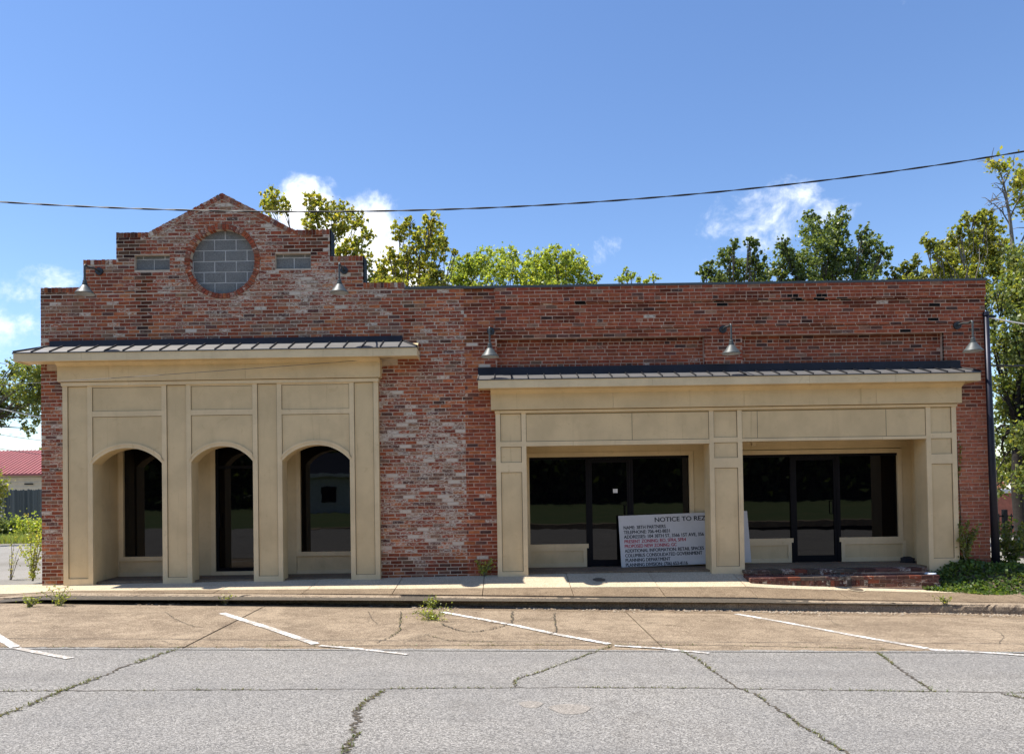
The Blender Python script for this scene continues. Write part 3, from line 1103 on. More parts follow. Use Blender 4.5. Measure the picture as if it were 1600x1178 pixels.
# block infill of the round window and of the two vents: real blocks with mortar between
def blockwork(parent, x0, x1, z0, z1, y, px0, pz0, circ=None):
    bed_ = MB().box(x0 - .02, x1 + .02, y + .004, y + .12, z0 - .02, z1 + .02)
    bed_.build('mortar_bed', M['mortar_grey'], parent)
    r0 = int(math.floor((z0 - pz0) / .203)) - 1
    for r_ in range(r0, r0 + 12):
        za, zb = pz0 + r_ * .203, pz0 + r_ * .203 + .203
        for k in range(-6, 7):
            xa = px0 + k * .406 + (r_ % 2) * .203; xb = xa + .406
            a, b_, c_, d_ = max(xa + .009, x0), min(xb - .009, x1), max(za + .008, z0), min(zb - .008, z1)
            if b_ - a < .02 or d_ - c_ < .02: continue
            if circ:
                nx_, nz_ = clampf(circ[0], a, b_) - circ[0], clampf(circ[1], c_, d_) - circ[1]
                if math.hypot(nx_, nz_) > circ[2]: continue
            yy = y + random.uniform(-.003, .003)
            mb_ = MB(); mb_.prism([(a, c_), (b_, c_), (b_, d_), (a, d_)], yy, yy + .08)
            mb_.build('concrete_block', M['block'], parent, origin=((a + b_) / 2, yy, (c_ + d_) / 2))


rw = MB()
for i in range(48):
    a0, a1 = 2 * math.pi * i / 48, 2 * math.pi * (i + 1) / 48
    rw.poly([(CC[0] + RI * math.cos(a), yy, CC[1] + RI * math.sin(a)) for a, yy in ((a0, W + .0), (a1, W + .0), (a1, W + .2), (a0, W + .2))])
rwin = rw.build('round_window', M['mortar_old'], bl)
rwin['label'] = 'round window blocked up with grey concrete blocks'
blockwork(rwin, CC[0] - RI - .05, CC[0] + RI + .05, CC[1] - RI - .05, CC[1] + RI + .05, W + .10, CC[0] + .02, CC[1] + .03 - .203 * 2, (CC[0], CC[1], RI + .08))
for v in (V1, V2):
    vb = MB().box(v[0] - .03, v[1] + .03, W + .20, W + .24, v[2] - .03, v[3] + .03)
    vent = vb.build('vent_opening', M['mortar_grey'], bl)
    blockwork(vent, v[0] - .02, v[1] + .02, v[2] - .02, v[3] + .02, W + .085, v[0] + .33, v[3] - .203 - .06)

# body of the building behind the front
bd = MB()
bd.box(XL + .02, XSEAM, W + .30, W + 1.9, -.2, zfr1 - .3)       # only the part around the entrance, hollowed below by the loggia
bd = MB()
bd.box(XL + .005, XL + .25, W + .3, W + 13, -.2, zF - .05)
bd.build('side_wall', M['mortar_old'], bl)
bd = MB()
bd.box(XL + .25, XSEAM, W + .32, W + 13, zF - .75, zF - .6)
bd.build('roof_deck', M['dark_metal'], bl)
bd = MB()
bd.box(XL + .25, XSEAM, W + 12.8, W + 13, -.2, zF - .1)
bd.build('back_wall', M['mortar_old'], bl)
# dark flashing on the right-hand returns of the steps, metal coping on the flat run
fl = MB()
fl.box(xC1 + .002, xC1 + .022, W + .02, W + .32, zB - .02, zC + .004)
fl.box(xB1 + .002, xB1 + .022, W + .02, W + .32, zA - .02, zB + .004)
fl.build('step_flashing', M['frame_dark'], bl)
cp = MB().box(xF + .01, XSEAM, W - .025, W + .33, zF - .028, zF + .016)
cp.build('coping', M['coping'], bl)


# ---- cream storefronts: shared helpers
def panelled_pilaster(parent, x0, x1, y0, y1, z0, z1, sl_w, panels, bottom_rail, sides=True):
    """a boxed pilaster: backing board, two stiles, rails between recessed panels (list of z ranges)"""
    pm = MB(); pm.box(x0 + .004, x1 - .004, y0 + .022, y1, z0, z1)
    pil = pm.build('pilaster', M['cream'], parent)
    for a, b_ in ((x0, x0 + sl_w), (x1 - sl_w, x1)):
        MB().box(a, b_, y0, y0 + .03, z0, z1).build('stile', M['cream_trim'], pil)
    zz = z0
    for pa, pb in panels + [(z1, z1)]:
        if pa - zz > .02: MB().box(x0 + sl_w, x1 - sl_w, y0 + .002, y0 + .03, zz, pa).build('rail', M['cream_trim'], pil)
        zz = pb
        if pb - pa > .05:
            j = MB()
            xa_, xb_ = x0 + sl_w, x1 - sl_w
            j.box(xa_, xa_ + .009, y0 + .018, y0 + .0235, pa, pb); j.box(xb_ - .009, xb_, y0 + .018, y0 + .0235, pa, pb)
            j.box(xa_ + .009, xb_ - .009, y0 + .018, y0 + .0235, pb - .008, pb)
            j.box(xa_ + .009, xb_ - .009, y0 + .018, y0 + .0235, pa, pa + .006)
            j.build('panel_joint', M['joint'], pil)
    return pil


def canopy(parent, xa, xb, z_f, z_w, yf, yw, fh, n_seam, hip_l, hip_r, flash=.085, joints=()):
    """standing seam lean-to roof with fascia, drip edge, soffit and wall flashing"""
    cn = MB().ext([(yf + .03, z_f - .03), (yw, z_w - .04), (yw, z_f - fh + .02), (yf + .03, z_f - fh + .02)], xa + .02, xb - .02).build('canopy', M['cream'], parent)
    jx = [xa] + list(joints) + [xb]
    for a, b_ in zip(jx, jx[1:]):
        MB().box(a + (.0015 if a != xa else 0), b_ - (.0015 if b_ != xb else 0), yf, yf + .025, z_f - fh, z_f - .022).build('fascia', M['cream_trim'], cn)
    for s_ in (0, 1):
        x0_ = xa if s_ == 0 else xb - .022
        MB().box(x0_ + .001, x0_ + .021, yf + .026, yw - .001, z_f - fh + .002, z_f - .024).build('fascia_return', M['cream_trim'], cn)
    MB().box(xa - .012, xb + .012, yf - .016, yf + .05, z_f - .02, z_f - .003).build('drip_edge', M['dark_metal'], cn)
    d = (xb - xa) / n_seam
    th = .012
    sl_ = (z_w - z_f) / (yw - yf)

    def zr(y): return z_f + (y - yf) * sl_
    def xedge(y, x):
        t = (y - yf) / (yw - yf)
        return clampf(x, xa + hip_l * t, xb - hip_r * t)
    for i in range(n_seam):
        a, b_ = xa + i * d, xa + (i + 1) * d
        pts = []
        for (x_, y_) in ((a + .004, yf - .018), (b_ - .004, yf - .018), (b_ - .004, yw), (a + .004, yw)):
            xx = x_
            t = clampf((y_ - yf) / (yw - yf), 0, 1)
            xx = clampf(x_, xa + hip_l * t, xb - hip_r * t)
            pts.append((xx, y_, zr(y_)))
        if abs(pts[2][0] - pts[3][0]) < .02: pts[2] = (pts[3][0] + .02, pts[2][1], pts[2][2]) if hip_r else pts[2]
        q = MB()
        low = [(p[0], p[1], p[2] - th) for p in pts]
        q.poly(pts); q.poly(low[::-1])
        for k in range(4): q.poly([pts[(k + 1) % 4], pts[k], low[k], low[(k + 1) % 4]])
        q.build('roof_panel', M['roof_metal'], cn)
    for i in range(1, n_seam):
        x_ = xa + i * d
        t_end = 1.0
        if hip_l: t_end = min(t_end, (x_ - xa) / hip_l)
        if hip_r: t_end = min(t_end, (xb - x_) / hip_r)
        ye = lerp(yf, yw, t_end)
        s = MB()
        y0_ = yf - .02
        for dx0, dx1 in ((-.0075, .0075),):
            A = [(x_ + dx0, y0_, zr(y0_)), (x_ + dx1, y0_, zr(y0_)), (x_ + dx1, ye, zr(ye)), (x_ + dx0, ye, zr(ye))]
            B = [(p[0], p[1], p[2] + .027) for p in A]
            s.poly(B)
            for k in range(4): s.poly([A[k], A[(k + 1) % 4], B[(k + 1) % 4], B[k]])
        s.build('seam', M['roof_dark'], cn)
    for hp, x0_, sg in ((hip_l, xa, 1), (hip_r, xb, -1)):
        if hp:    # hip cap and the small end slope
            MB().tube([(x0_, yf - .01, z_f + .012), (x0_ + sg * hp, yw, z_w + .012)], .016, 6).build('hip_cap', M['roof_dark'], cn)
            MB().poly([(x0_, yf - .018, z_f), (x0_ + sg * hp, yw, z_w), (x0_, yw, z_f)]).build('end_slope', M['roof_metal'], cn)
        else:
            MB().tube([(x0_ , yf - .01, z_f + .008), (x0_, yw, z_w + .008)], .012, 6).build('end_cap', M['roof_metal'], cn)
    MB().box(xa + hip_l - .01, xb - hip_r + .01, yw - .065, yw + .02, z_w - .045, z_w + flash).build('flashing_and_shade', M['dark_metal'], cn)  # flashing kept tall so its dark metal stands in for parapet shade
    return cn


M['roof_dark'] = plain('seam_metal', (.03, .03, .034), .45, .5)
YF = 13.28
# left canopy
cxl, cxr = X(20.6, 560, YF), X(651.6, 553, YF)
zcf = Z(300, 546.5, YF)
zcw = ROOFZ_L
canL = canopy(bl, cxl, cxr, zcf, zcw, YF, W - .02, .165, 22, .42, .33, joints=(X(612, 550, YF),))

# left frieze, band, crown
zband = (Z(97, 602.5, 13.6) + Z(590, 597, 13.6)) / 2
fx0, fx1 = X(89, 585, 13.56), X(594, 577, 13.56)
fj = [fx0] + [X(p, 580, 13.56) for p in (170, 383)] + [fx1]
for a, b_ in zip(fj, fj[1:]):
    MB().box(a + .002, b_ - .002, 13.56, W + .06, zfr0, zfr1).build('frieze_board', M['cream'], bl)
MB().ext([(13.56, zfr1), (13.47, zfr1 + .05), (13.47, zcf - .165 + .025), (W, zcf - .165 + .025), (W, zfr1)], fx0 - .0, fx1 + .0).build('crown_moulding', M['cream'], bl)
MB().box(sx0 - .012, sx1 + .012, 13.595, W + .05, zband, zfr0 - .012).build('band', M['cream_trim'], bl)
MB().box(sx0 - .01, sx1 + .01, 13.60, W + .05, zfr0 - .0118, zfr0 - .0005).build('band_joint', M['joint'], bl)

pil_px = [(97.5, 143.8), (252.3, 298.0), (394.2, 439.8), (545.6, 591.0)]
pil_x = [(X(a, 640, YC), X(b_, 640, YC)) for a, b_ in pil_px]
for a, b_ in pil_x:
    panelled_pilaster(bl, a, b_, YC, YC + .33, -.10, zband, .088, [(.10, zband - .001)], True)
spr_px = [(198, 724), (347, 721), (493, 719)]
zrail = [(Z(198, 650.5, YC), Z(198, 642, YC)), (Z(347, 648, YC), Z(347, 639.5, YC)), (Z(493, 646.5, YC), Z(493, 639, YC))]
YB = YC + .018
for i in range(3):
    x0, x1 = pil_x[i][1], pil_x[i + 1][0]
    zs = Z(*spr_px[i], YC); rise = .285
    hw = (x1 - x0) / 2; cxm = (x0 + x1) / 2
    R_ = (hw * hw + rise * rise) / (2 * rise)
    zc_ = zs + rise - R_
    a_max = math.asin(hw / R_)
    arc = [(cxm + R_ * math.sin(t), zc_ + R_ * math.cos(t)) for t in np.linspace(-a_max, a_max, 25)]
    # board with the arch cut out: strips between the arc and the top
    bd = MB()
    b0 = len(bd.v)
    for yy in (YB, YC + .33):
        bd.v += [(p[0], yy, p[1]) for p in arc] + [(p[0], yy, zband) for p in arc]
    n = 25
    for k in range(n - 1):
        bd.f.append((k, k + 1, n + k + 1, n + k)); bd.c.append(None)
        bd.f.append((2 * n + k + 1, 2 * n + k, 3 * n + k, 3 * n + k + 1)); bd.c.append(None)
        bd.f.append((k + 1, k, 2 * n + k, 2 * n + k + 1)); bd.c.append(None)
    bay = bd.build('arch_board', M['cream'], bl)
    MB().box(x0, x1, YC + .003, YB, zrail[i][0], zrail[i][1]).build('rail', M['cream_trim'], bay)
    MB().box(x0, x1, YC + .006, YB, zband - .03, zband).build('top_rail', M['cream_trim'], bay)
    j = MB()
    for za_, zb_ in ((zrail[i][1], zband - .03), (zs + .02, zrail[i][0])):
        j.box(x0, x0 + .008, YB - .002, YB + .004, za_, zb_); j.box(x1 - .008, x1, YB - .002, YB + .004, za_, zb_)
        j.box(x0 + .008, x1 - .008, YB - .002, YB + .004, zb_ - .008, zb_)
    j.box(x0 + .008, x1 - .008, YB - .002, YB + .004, zrail[i][1], zrail[i][1] + .006)
    j.build('panel_joint', M['joint'], bay)
    for r0_, r1_, yy in ((0, .055, YC - .004), (.055, .088, YC - .014)):     # moulded arch trim in two steps
        tm = MB()
        P0 = [(cxm + (R_ + r0_) * math.sin(t), zc_ + (R_ + r0_) * math.cos(t)) for t in np.linspace(-a_max, a_max, 25)]
        P1 = [(cxm + (R_ + r1_) * math.sin(t), zc_ + (R_ + r1_) * math.cos(t)) for t in np.linspace(-a_max, a_max, 25)]
        P1 = [(clampf(p[0], x0 + .001, x1 - .001), p[1]) for p in P1]
        for k in range(24):
            tm.prism([P0[k], P0[k + 1], P1[k + 1], P1[k]], yy, YB)
        tm.build('arch_trim', M['cream_trim'], bay)

# loggia: side returns, ceiling, window wall
YW = 14.55
lx0, lx1 = X(183, 800, YW), X(600, 800, YW)
MB().box(lx0 - .12, lx0, YC + .30, YW + .1, -.1, zband).build('side_return', M['cream'], bl)
MB().box(lx1, lx1 + .12, YC + .30, YW + .1, -.1, zband).build('side_return', M['cream'], bl)
MB().box(lx0, lx1, YC + .331, YW, zband - .06, zband).build('ceiling', M['cream'], bl)
MB().box(lx0 - .1, lx1 + .1, W - .02, YW + .12, -.06, .028).build('threshold', M['walk'], bl)


def z_at(px, py): return Z(px, py, YW)


def window(parent, x0, x1, z0, z1, y, fw, mullions=(), name='window', fmat='cream_trim', depth=.08, glass_back=.03):
    f = MB()
    f.box(x0 - fw, x0, y, y + depth, z0 - fw, z1 + fw); f.box(x1, x1 + fw, y, y + depth, z0 - fw, z1 + fw)
    f.box(x0, x1, y, y + depth, z0 - fw, z0); f.box(x0, x1, y, y + depth, z1, z1 + fw)
    wn = f.build(name, M[fmat], parent)
    MB().box(x0 - .01, x1 + .01, y + glass_back + .03, y + glass_back + .045, z0 - .01, z1 + .01).build('pane', M['glass'], wn)
    return wn


win_px = [(192.5, 275, 870, 640), (336.5, 420, 901, 640), (469.5, 562, 862, 640)]
edges = [lx0]
for i, (a, b_, yb, yt) in enumerate(win_px):
    xa, xb = X(a, 800, YW), X(b_, 800, YW)
    za, zb = z_at(a, yb), z_at(a, yt)
    if i == 1:
        dr = window(bl, xa, xb, .10, zb, YW, .09, name='door', fmat='cream_trim')
        fr = MB(); fr.box(xa, xa + .05, YW + .02, YW + .06, .04, zb); fr.box(xb - .05, xb, YW + .02, YW + .06, .04, zb); fr.box(xa + .05, xb - .05, YW + .02, YW + .06, .04, .16); fr.box(xa + .05, xb - .05, YW + .02, YW + .06, 2.12, 2.17)
        fr.build('door_stile', M['frame_dark'], dr)
        MB().tube([(xa + .09, YW - .02, .95), (xa + .09, YW - .02, 1.25)], .012, 8).build('handle', M['frame_dark'], dr)
    else:
        wn = window(bl, xa, xb, za, zb, YW, .085)
        MB().box(xa - .085, xb + .085, YW + .03, YW + .08, .02, za - .087).build('base_panel', M['cream'], wn)
        MB().box(xa - .085, xb + .085, YW + .012, YW + .03, .02, .10).build('base_board', M['cream_trim'], wn)
    edges += [xa - .09, xb + .09]
edges.append(lx1)
wf = MB()
for a, b_ in zip(edges[::2], edges[1::2]): wf.box(a, b_, YW + .02, YW + .1, -.05, zband - .06)
wf.box(lx0, lx1, YW + .09, YW + .12, -.05, zband - .06)
wf.build('window_wall', M['cream'], bl)
#@@RIGHT

# ================================================================== right building: long flat-topped storefront
XR = X(1542, 640, W)
br = thing('brick_building', ((XSEAM + XR) / 2, W, 0), 'long low red brick storefront with flat metal coping and cream shopfront', 'building')
zT = (Z(740, 449, W) + Z(1530, 439, W)) / 2
ex0, ex1 = X(776, 770, YC), X(1497, 770, YC)
zf0 = (Z(770, 638.8, 13.56) + Z(1500, 631, 13.56)) / 2
zf1 = (Z(770, 614, 13.56) + Z(1500, 607, 13.56)) / 2
zbd = (Z(776, 644.5, 13.6) + Z(1495, 635.8, 13.6)) / 2
xr1 = (X(776.5, 555, W), X(1101, 555, W)); xr2 = (X(1160, 550, W), X(1475, 545, W))
zrt = (Z(940, 527, W) + Z(1300, 522, W)) / 2                 # top of the sunk panels
zcorb = (Z(900, 474, W) + Z(1300, 468, W)) / 2               # underside of the corbelled top
zpan = (Z(900, 514, W) + Z(1300, 508, W)) / 2
zrw = (Z(1000, 582, 13.72) + Z(1400, 575.5, 13.72)) / 2        # roof line at the wall
zrec0 = zrw - .1
STAIN_SHADE_ROWS += [(zcorb, .12), (zrt, .30), (zcorb + .12, .06), (zpan, .07)]
zones = []                                                    # x0,x1,z0,z1,y
zones.append((XSEAM, ex0 + .02, -.4, zT - .02, W))
zones.append((ex1 - .02, XR, -.6, zrec0, W))
zones.append((ex0 + .02, ex1 - .02, zf1, zrec0, W))
xs_z = [ex0 + .02, xr1[0], xr1[1], xr2[0], xr2[1], XR]
for i in range(5):
    zones.append((xs_z[i], xs_z[i + 1], zrec0, zrt, W if i % 2 == 0 else W + .12))
zones.append((ex0 + .02, XR, zrt, zpan, W))
zones.append((ex0 + .02, XR, zpan, zcorb, W - .02))
zones.append((ex0 + .02, XR, zcorb, zT - .02, W - .055))
mb = MB()
wr_ = Wall(); wr_.focus = (0.0, 2.0)
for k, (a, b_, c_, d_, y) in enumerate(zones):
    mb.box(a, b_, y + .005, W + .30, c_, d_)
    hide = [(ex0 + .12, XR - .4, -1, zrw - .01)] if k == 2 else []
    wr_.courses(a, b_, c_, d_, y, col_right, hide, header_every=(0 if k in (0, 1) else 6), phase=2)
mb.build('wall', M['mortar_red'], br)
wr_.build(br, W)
cpx = [XSEAM + .001 + (XR + .03 - XSEAM) * k / 6 for k in range(7)]
for a, b_ in zip(cpx, cpx[1:]): MB().box(a, b_ - .003, W - .06, W + .33, zT - .022, zT + .022).build('coping', M['coping'], br)
bd = MB().box(XR - .25, XR - .003, W + .3, W + 13, -1.2, zT - .03); bd.build('side_wall', M['far_red'], br)
bd = MB().box(XSEAM, XR - .25, W + .32, W + 13, zT - .75, zT - .6); bd.build('roof_deck', M['dark_metal'], br)
bd = MB().box(XSEAM, XR - .25, W + 12.8, W + 13, -1.2, zT - .1); bd.build('back_wall', M['far_red'], br)

# canopy
rx0, rx1 = X(746.8, 598, YF), X(1532.5, 590, YF)
zf_r = (Z(1000, 588.5, YF) + Z(1400, 582.5, YF)) / 2
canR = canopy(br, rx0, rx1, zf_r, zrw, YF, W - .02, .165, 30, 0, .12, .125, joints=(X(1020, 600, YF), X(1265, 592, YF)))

# frieze, crown, band
fx0, fx1 = X(766.7, 625, 13.54), X(1503, 618, 13.54)
fj = [fx0] + [X(p, 620, 13.54) for p in (957.8, 1162.5, 1369)] + [fx1]
for a, b_ in zip(fj, fj[1:]):
    MB().box(a + .002, b_ - .002, 13.54, W + .06, zf0, zf1).build('frieze_board', M['cream'], br)
MB().ext([(13.54, zf1), (13.45, zf1 + .06), (13.45, zf_r - .165 + .025), (W, zf_r - .165 + .025), (W, zf1)], fx0, fx1).build('crown_moulding', M['cream'], br)
MB().box(ex0 - .012, ex1 + .012, 13.595, W + .05, zbd, zf0 - .012).build('band', M['cream_trim'], br)
MB().box(ex0 - .01, ex1 + .01, 13.60, W + .05, zf0 - .0118, zf0 - .0005).build('band_joint', M['joint'], br)

PE = (X(776, 770, YC), X(823.5, 770, YC)); PF = (X(1110, 770, YC), X(1161.5, 770, YC)); PG = (X(1449.5, 770, YC), X(1497, 770, YC))
YD = YC + .42
for k, (a, b_) in enumerate((PE, PF, PG)):
    px_ = (800, 1133, 1472)[k]
    pans = [((737.6, 893), (697.8, 722.5), (646, 690)), ((730.6, 885), (691, 715), (642, 683)), ((724, 872), (684.5, 709), (636, 676))][k]
    ranges = [(Z(px_, q[1], YC), Z(px_, q[0], YC)) for q in pans]
    panelled_pilaster(br, a, b_, YC, YD, -.45 if k == 2 else -.06, zbd, .085, ranges, True)
for (a, b_), (pt, pb, pl), px_ in (((PE[1], PF[0]), (646, 688, 695), 960), ((PF[1], PG[0]), (640, 683, 687.5), 1300)):
    zl0, zl1 = Z(px_, pl, YC), Z(px_, pb, YC)
    js = [a, lerp(a, b_, .58 if px_ == 960 else .085), b_] if px_ == 960 else [a, lerp(a, b_, .085), lerp(a, b_, .785), b_]
    hb = MB().box(a, b_, YC + .028, YD, zl0 + .01, zbd).build('header_board', M['cream'], br)
    for p, q in zip(js, js[1:]):
        MB().box(p + .0015, q - .0015, YC + .014, YC + .028, zl1, zbd - .03).build('panel', M['cream'], hb)
    j = MB(); j.box(a, b_, YC + .012, YC + .02, zbd - .03, zbd - .022); j.box(a, b_, YC + .010, YC + .0135, zl1, zl1 + .008); j.box(a, a + .008, YC + .0125, YC + .02, zl1 + .008, zbd - .03); j.box(b_ - .008, b_, YC + .0125, YC + .02, zl1 + .008, zbd - .03)
    for p in js[1:-1]: j.box(p - .004, p + .004, YC + .0125, YC + .02, zl1 + .008, zbd - .03)
    j.build('panel_joint', M['joint'], hb)
    MB().box(a, b_, YC + .003, YC + .05, zl0, zl1).build('lintel_trim', M['cream_trim'], hb)

# recess behind: ceiling, returns, window walls, floor
YR = 14.62
zcl = Z(960, 699, YR) + .22
rl, rr = X(824, 800, YR) - .12, X(1427, 800, YR)
MB().box(rl - .1, rl, YC + .3, YR + .1, -.1, zcl).build('side_return', M['cream'], br)
MB().box(rr, rr + .1, YC + .41, YR + .1, -.3, zcl).build('side_return', M['cream'], br)
MB().box(rl, rr, YC + .43, YR, zcl - .02, zcl + .03).build('ceiling', M['cream'], br)
fz1, fz2 = .075, .10
MB().box(rl - .05, PF[0] + .3, W + .005, YR + .1, -.1, fz1).build('entry_floor', M['walk'], br)
MB().box(PF[0] + .3, rr + .06, W - .05, YR + .1, -.4, fz2).build('entry_floor', M['walk'], br)

zr_ = lambda px, py: Z(px, py, YR)
xr_ = lambda px: X(px, 800, YR)


def shopfront(parent, gl, gr, ztop, zsill, d0, d1, floor, left_base, name, right_x, right_base=True):
    """one glazed unit: cream surround, dark mullions, door and side lights over low panels"""
    fw = .085
    f = MB()
    f.box(gl - fw, gr + fw, YR, YR + .07, ztop, ztop + fw)
    f.box(gl - fw, gl, YR, YR + .07, floor, ztop); f.box(gr, gr + fw, YR, YR + .07, zsill - fw, ztop)
    f.box(gl, d0, YR, YR + .07, zsill - fw, zsill)
    if right_base: f.box(d1, gr, YR, YR + .07, zsill - fw, zsill)
    sf = f.build('shopfront', M['cream_trim'], parent)
    sf['label'] = name
    MB().box(gl - .01, d0 + .02, YR + .045, YR + .06, zsill - .01, ztop + .01).build('pane', M['glass'], sf)
    MB().box(d1 - .02, gr + .01, YR + .045, YR + .06, zsill - .01, ztop + .01).build('pane', M['glass'], sf)
    for m_ in (d0, d1):
        MB().box(m_ - .035, m_ + .035, YR + .01, YR + .075, floor, ztop).build('mullion', M['frame_dark'], sf)
    MB().box(gl, gr, YR + .012, YR + .07, ztop - .05, ztop).build('head_bar', M['frame_dark'], sf)
    dm = MB()
    a, b_ = d0 + .037, d1 - .037
    dm.box(a, a + .05, YR + .02, YR + .06, floor + .01, ztop - .052); dm.box(b_ - .05, b_, YR + .02, YR + .06, floor + .01, ztop - .052)
    dm.box(a + .05, b_ - .05, YR + .02, YR + .06, floor + .01, floor + .13); dm.box(a + .05, b_ - .05, YR + .02, YR + .06, ztop - .12, ztop - .052)
    dr_ = dm.build('door', M['frame_dark'], sf)
    MB().box(a + .04, b_ - .04, YR + .042, YR + .056, floor + .12, ztop - .11).build('door_pane', M['glass'], dr_)
    MB().tube([(b_ - .10, YR + .02, floor + .95), (b_ - .10, YR - .03, floor + .95), (b_ - .10, YR - .03, floor + 1.2), (b_ - .10, YR + .02, floor + 1.2)], .011, 8).build('handle', M['frame_dark'], dr_)
    bases = [(gl - fw, d0 - .037)] + ([(d1 + .037, right_x)] if right_base else [])
    for p, q in bases:
        bp = MB().box(p, q, YR + .02, YR + .08, floor - .02, zsill - fw).build('base_panel', M['cream'], sf)
        t = .07
        MB().box(p, p + t, YR + .004, YR + .02, floor, zsill - fw).build('base_stile', M['cream_trim'], bp)
        MB().box(q - t, q, YR + .004, YR + .02, floor, zsill - fw).build('base_stile', M['cream_trim'], bp)
        MB().box(p + t, q - t, YR + .004, YR + .02, zsill - fw - .05, zsill - fw).build('base_rail', M['cream_trim'], bp)
        MB().box(p + t, q - t, YR + .004, YR + .02, floor, floor + .08).build('base_rail', M['cream_trim'], bp)
    return sf


ztop1 = zr_(950, 713); zs1 = zr_(870, 850)
sf1 = shopfront(br, xr_(828), xr_(1078), ztop1, zs1, xr_(919), xr_(987.5), fz1, True, 'dark glazed shopfront behind the zoning notice', xr_(1084))
ztop2 = zr_(1280, 709); zs2 = zr_(1380, 838.5)
sf2 = shopfront(br, xr_(1120), xr_(1404), ztop2, zs2, xr_(1239), xr_(1311), fz2, True, 'dark glazed shopfront above the brick steps', xr_(1415))
wf = MB()
wf.box(rl, rr, YR + .09, YR + .14, -.1, zcl)                                     # wall behind the glass and over the heads
wf.box(rl, rr, YR + .012, YR + .09, max(ztop1, ztop2) + .086, zcl)
wf.box(xr_(1084.5) + .01, xr_(1120) - .086, YR + .016, YR + .09, fz1 - .05, max(ztop1, ztop2) + .085)
wf.box(xr_(1404) + .0855, rr, YR + .016, YR + .09, zs2 - .086, max(ztop1, ztop2) + .085)
wf.box(xr_(1415) + .001, rr, YR + .016, YR + .09, fz2 - .05, zs2 - .087)
wf.build('window_wall', M['cream'], br)
p = at(1177, 692, YR - .3)
MB().box(p.x - .035, p.x + .035, YR - .34, YR - .27, p.z - .06, p.z + .05).build('sensor_box', M['cream_trim'], br)
# small paper notices stuck to the door glass
p = at(961.5, 766, YR + .03)
MB().box(p.x - .045, p.x + .045, YR + .035, YR + .038, p.z - .05, p.z + .03).build('door_notice', M['far_white'], sf1)

# ------------------------------------------------------------------ brick steps
st = thing('brick_steps', (X(1320, 900, 13.4), 13.4, -.25), 'two low worn brick steps in front of the right-hand shop door', 'steps')
SY1, SY0 = 13.45, 13.08
sxa, sxb = X(1164, 890, SY1), X(1450, 888, SY1)
lxa, lxb = X(1172, 908, SY0), X(1469, 905, SY0)
ztop_s = fz2 - .015
zmid = Z(1300, 901, SY0)
MB().box(sxa + .02, sxb - .02, SY1 + .012, W - .06, -.5, ztop_s - .012).build('core', M['mortar_red'], st)
MB().box(lxa + .02, lxb - .02, SY0 + .012, SY1 + .2, -.6, zmid - .012).build('core', M['mortar_red'], st)


def step_col():
    return vary(random.choice([(.15, .05, .035), (.18, .06, .04)] + DARK * 2 + [(.10, .085, .075), (.12, .075, .06), (.085, .07, .06)]), .25) + (.28 + .26 * random.random(),)


def step_bricks(xa, xb, y, zt, zb, depth):
    # a header course on edge over running courses, as laid
    n = int((xb - xa) / .0745)
    d = (xb - xa) / n
    zz = zt
    x_sw = lerp(xa, xb, .62)
    for i in range(n):
        a = xa + i * d
        if a < x_sw:
            h_ = .062
            mb_ = MB()
            if i % 3 == 0:
                e = min(a + 3 * d, x_sw)
                mb_.prism([(a + .005, zt - .055), (e - .005, zt - .058), (e - .005, zt + random.uniform(-.004, .003)), (a + .005, zt)], y + random.uniform(-.008, .004), y + depth, step_col())
                mb_.build('brick', M['brick'], st)
            mb_ = MB()
            mb_.prism([(a + .005, zt - .062 - .103), (a + d - .005, zt - .062 - .103), (a + d - .005, zt - .064), (a + .005, zt - .062)], y + random.uniform(-.008, .006), y + .1, step_col())
            mb_.build('brick', M['brick'], st)
    for r_ in range(3):
        z1_ = zt - r_ * .066; z0_ = z1_ - .057
        if z0_ < zb - .03: break
        x_ = x_sw + (.1 if r_ % 2 else 0) - .1
        while x_ < xb - .03:
            a, b_ = max(x_, x_sw) + .004, min(x_ + .205, xb) - .004
            if b_ - a > .03:
                mb_ = MB(); mb_.prism([(a, z0_), (b_, z0_), (b_, z1_), (a, z1_)], y + random.uniform(-.008, .006), y + (depth if r_ == 0 else .1), step_col())
                mb_.build('brick', M['brick'], st)
            x_ += .21
step_bricks(sxa, sxb, SY1, ztop_s, zmid, W - .06 - SY1)
step_bricks(lxa, lxb, SY0, zmid, zmid - .2, SY1 - SY0 + .01)
#@@THINGS

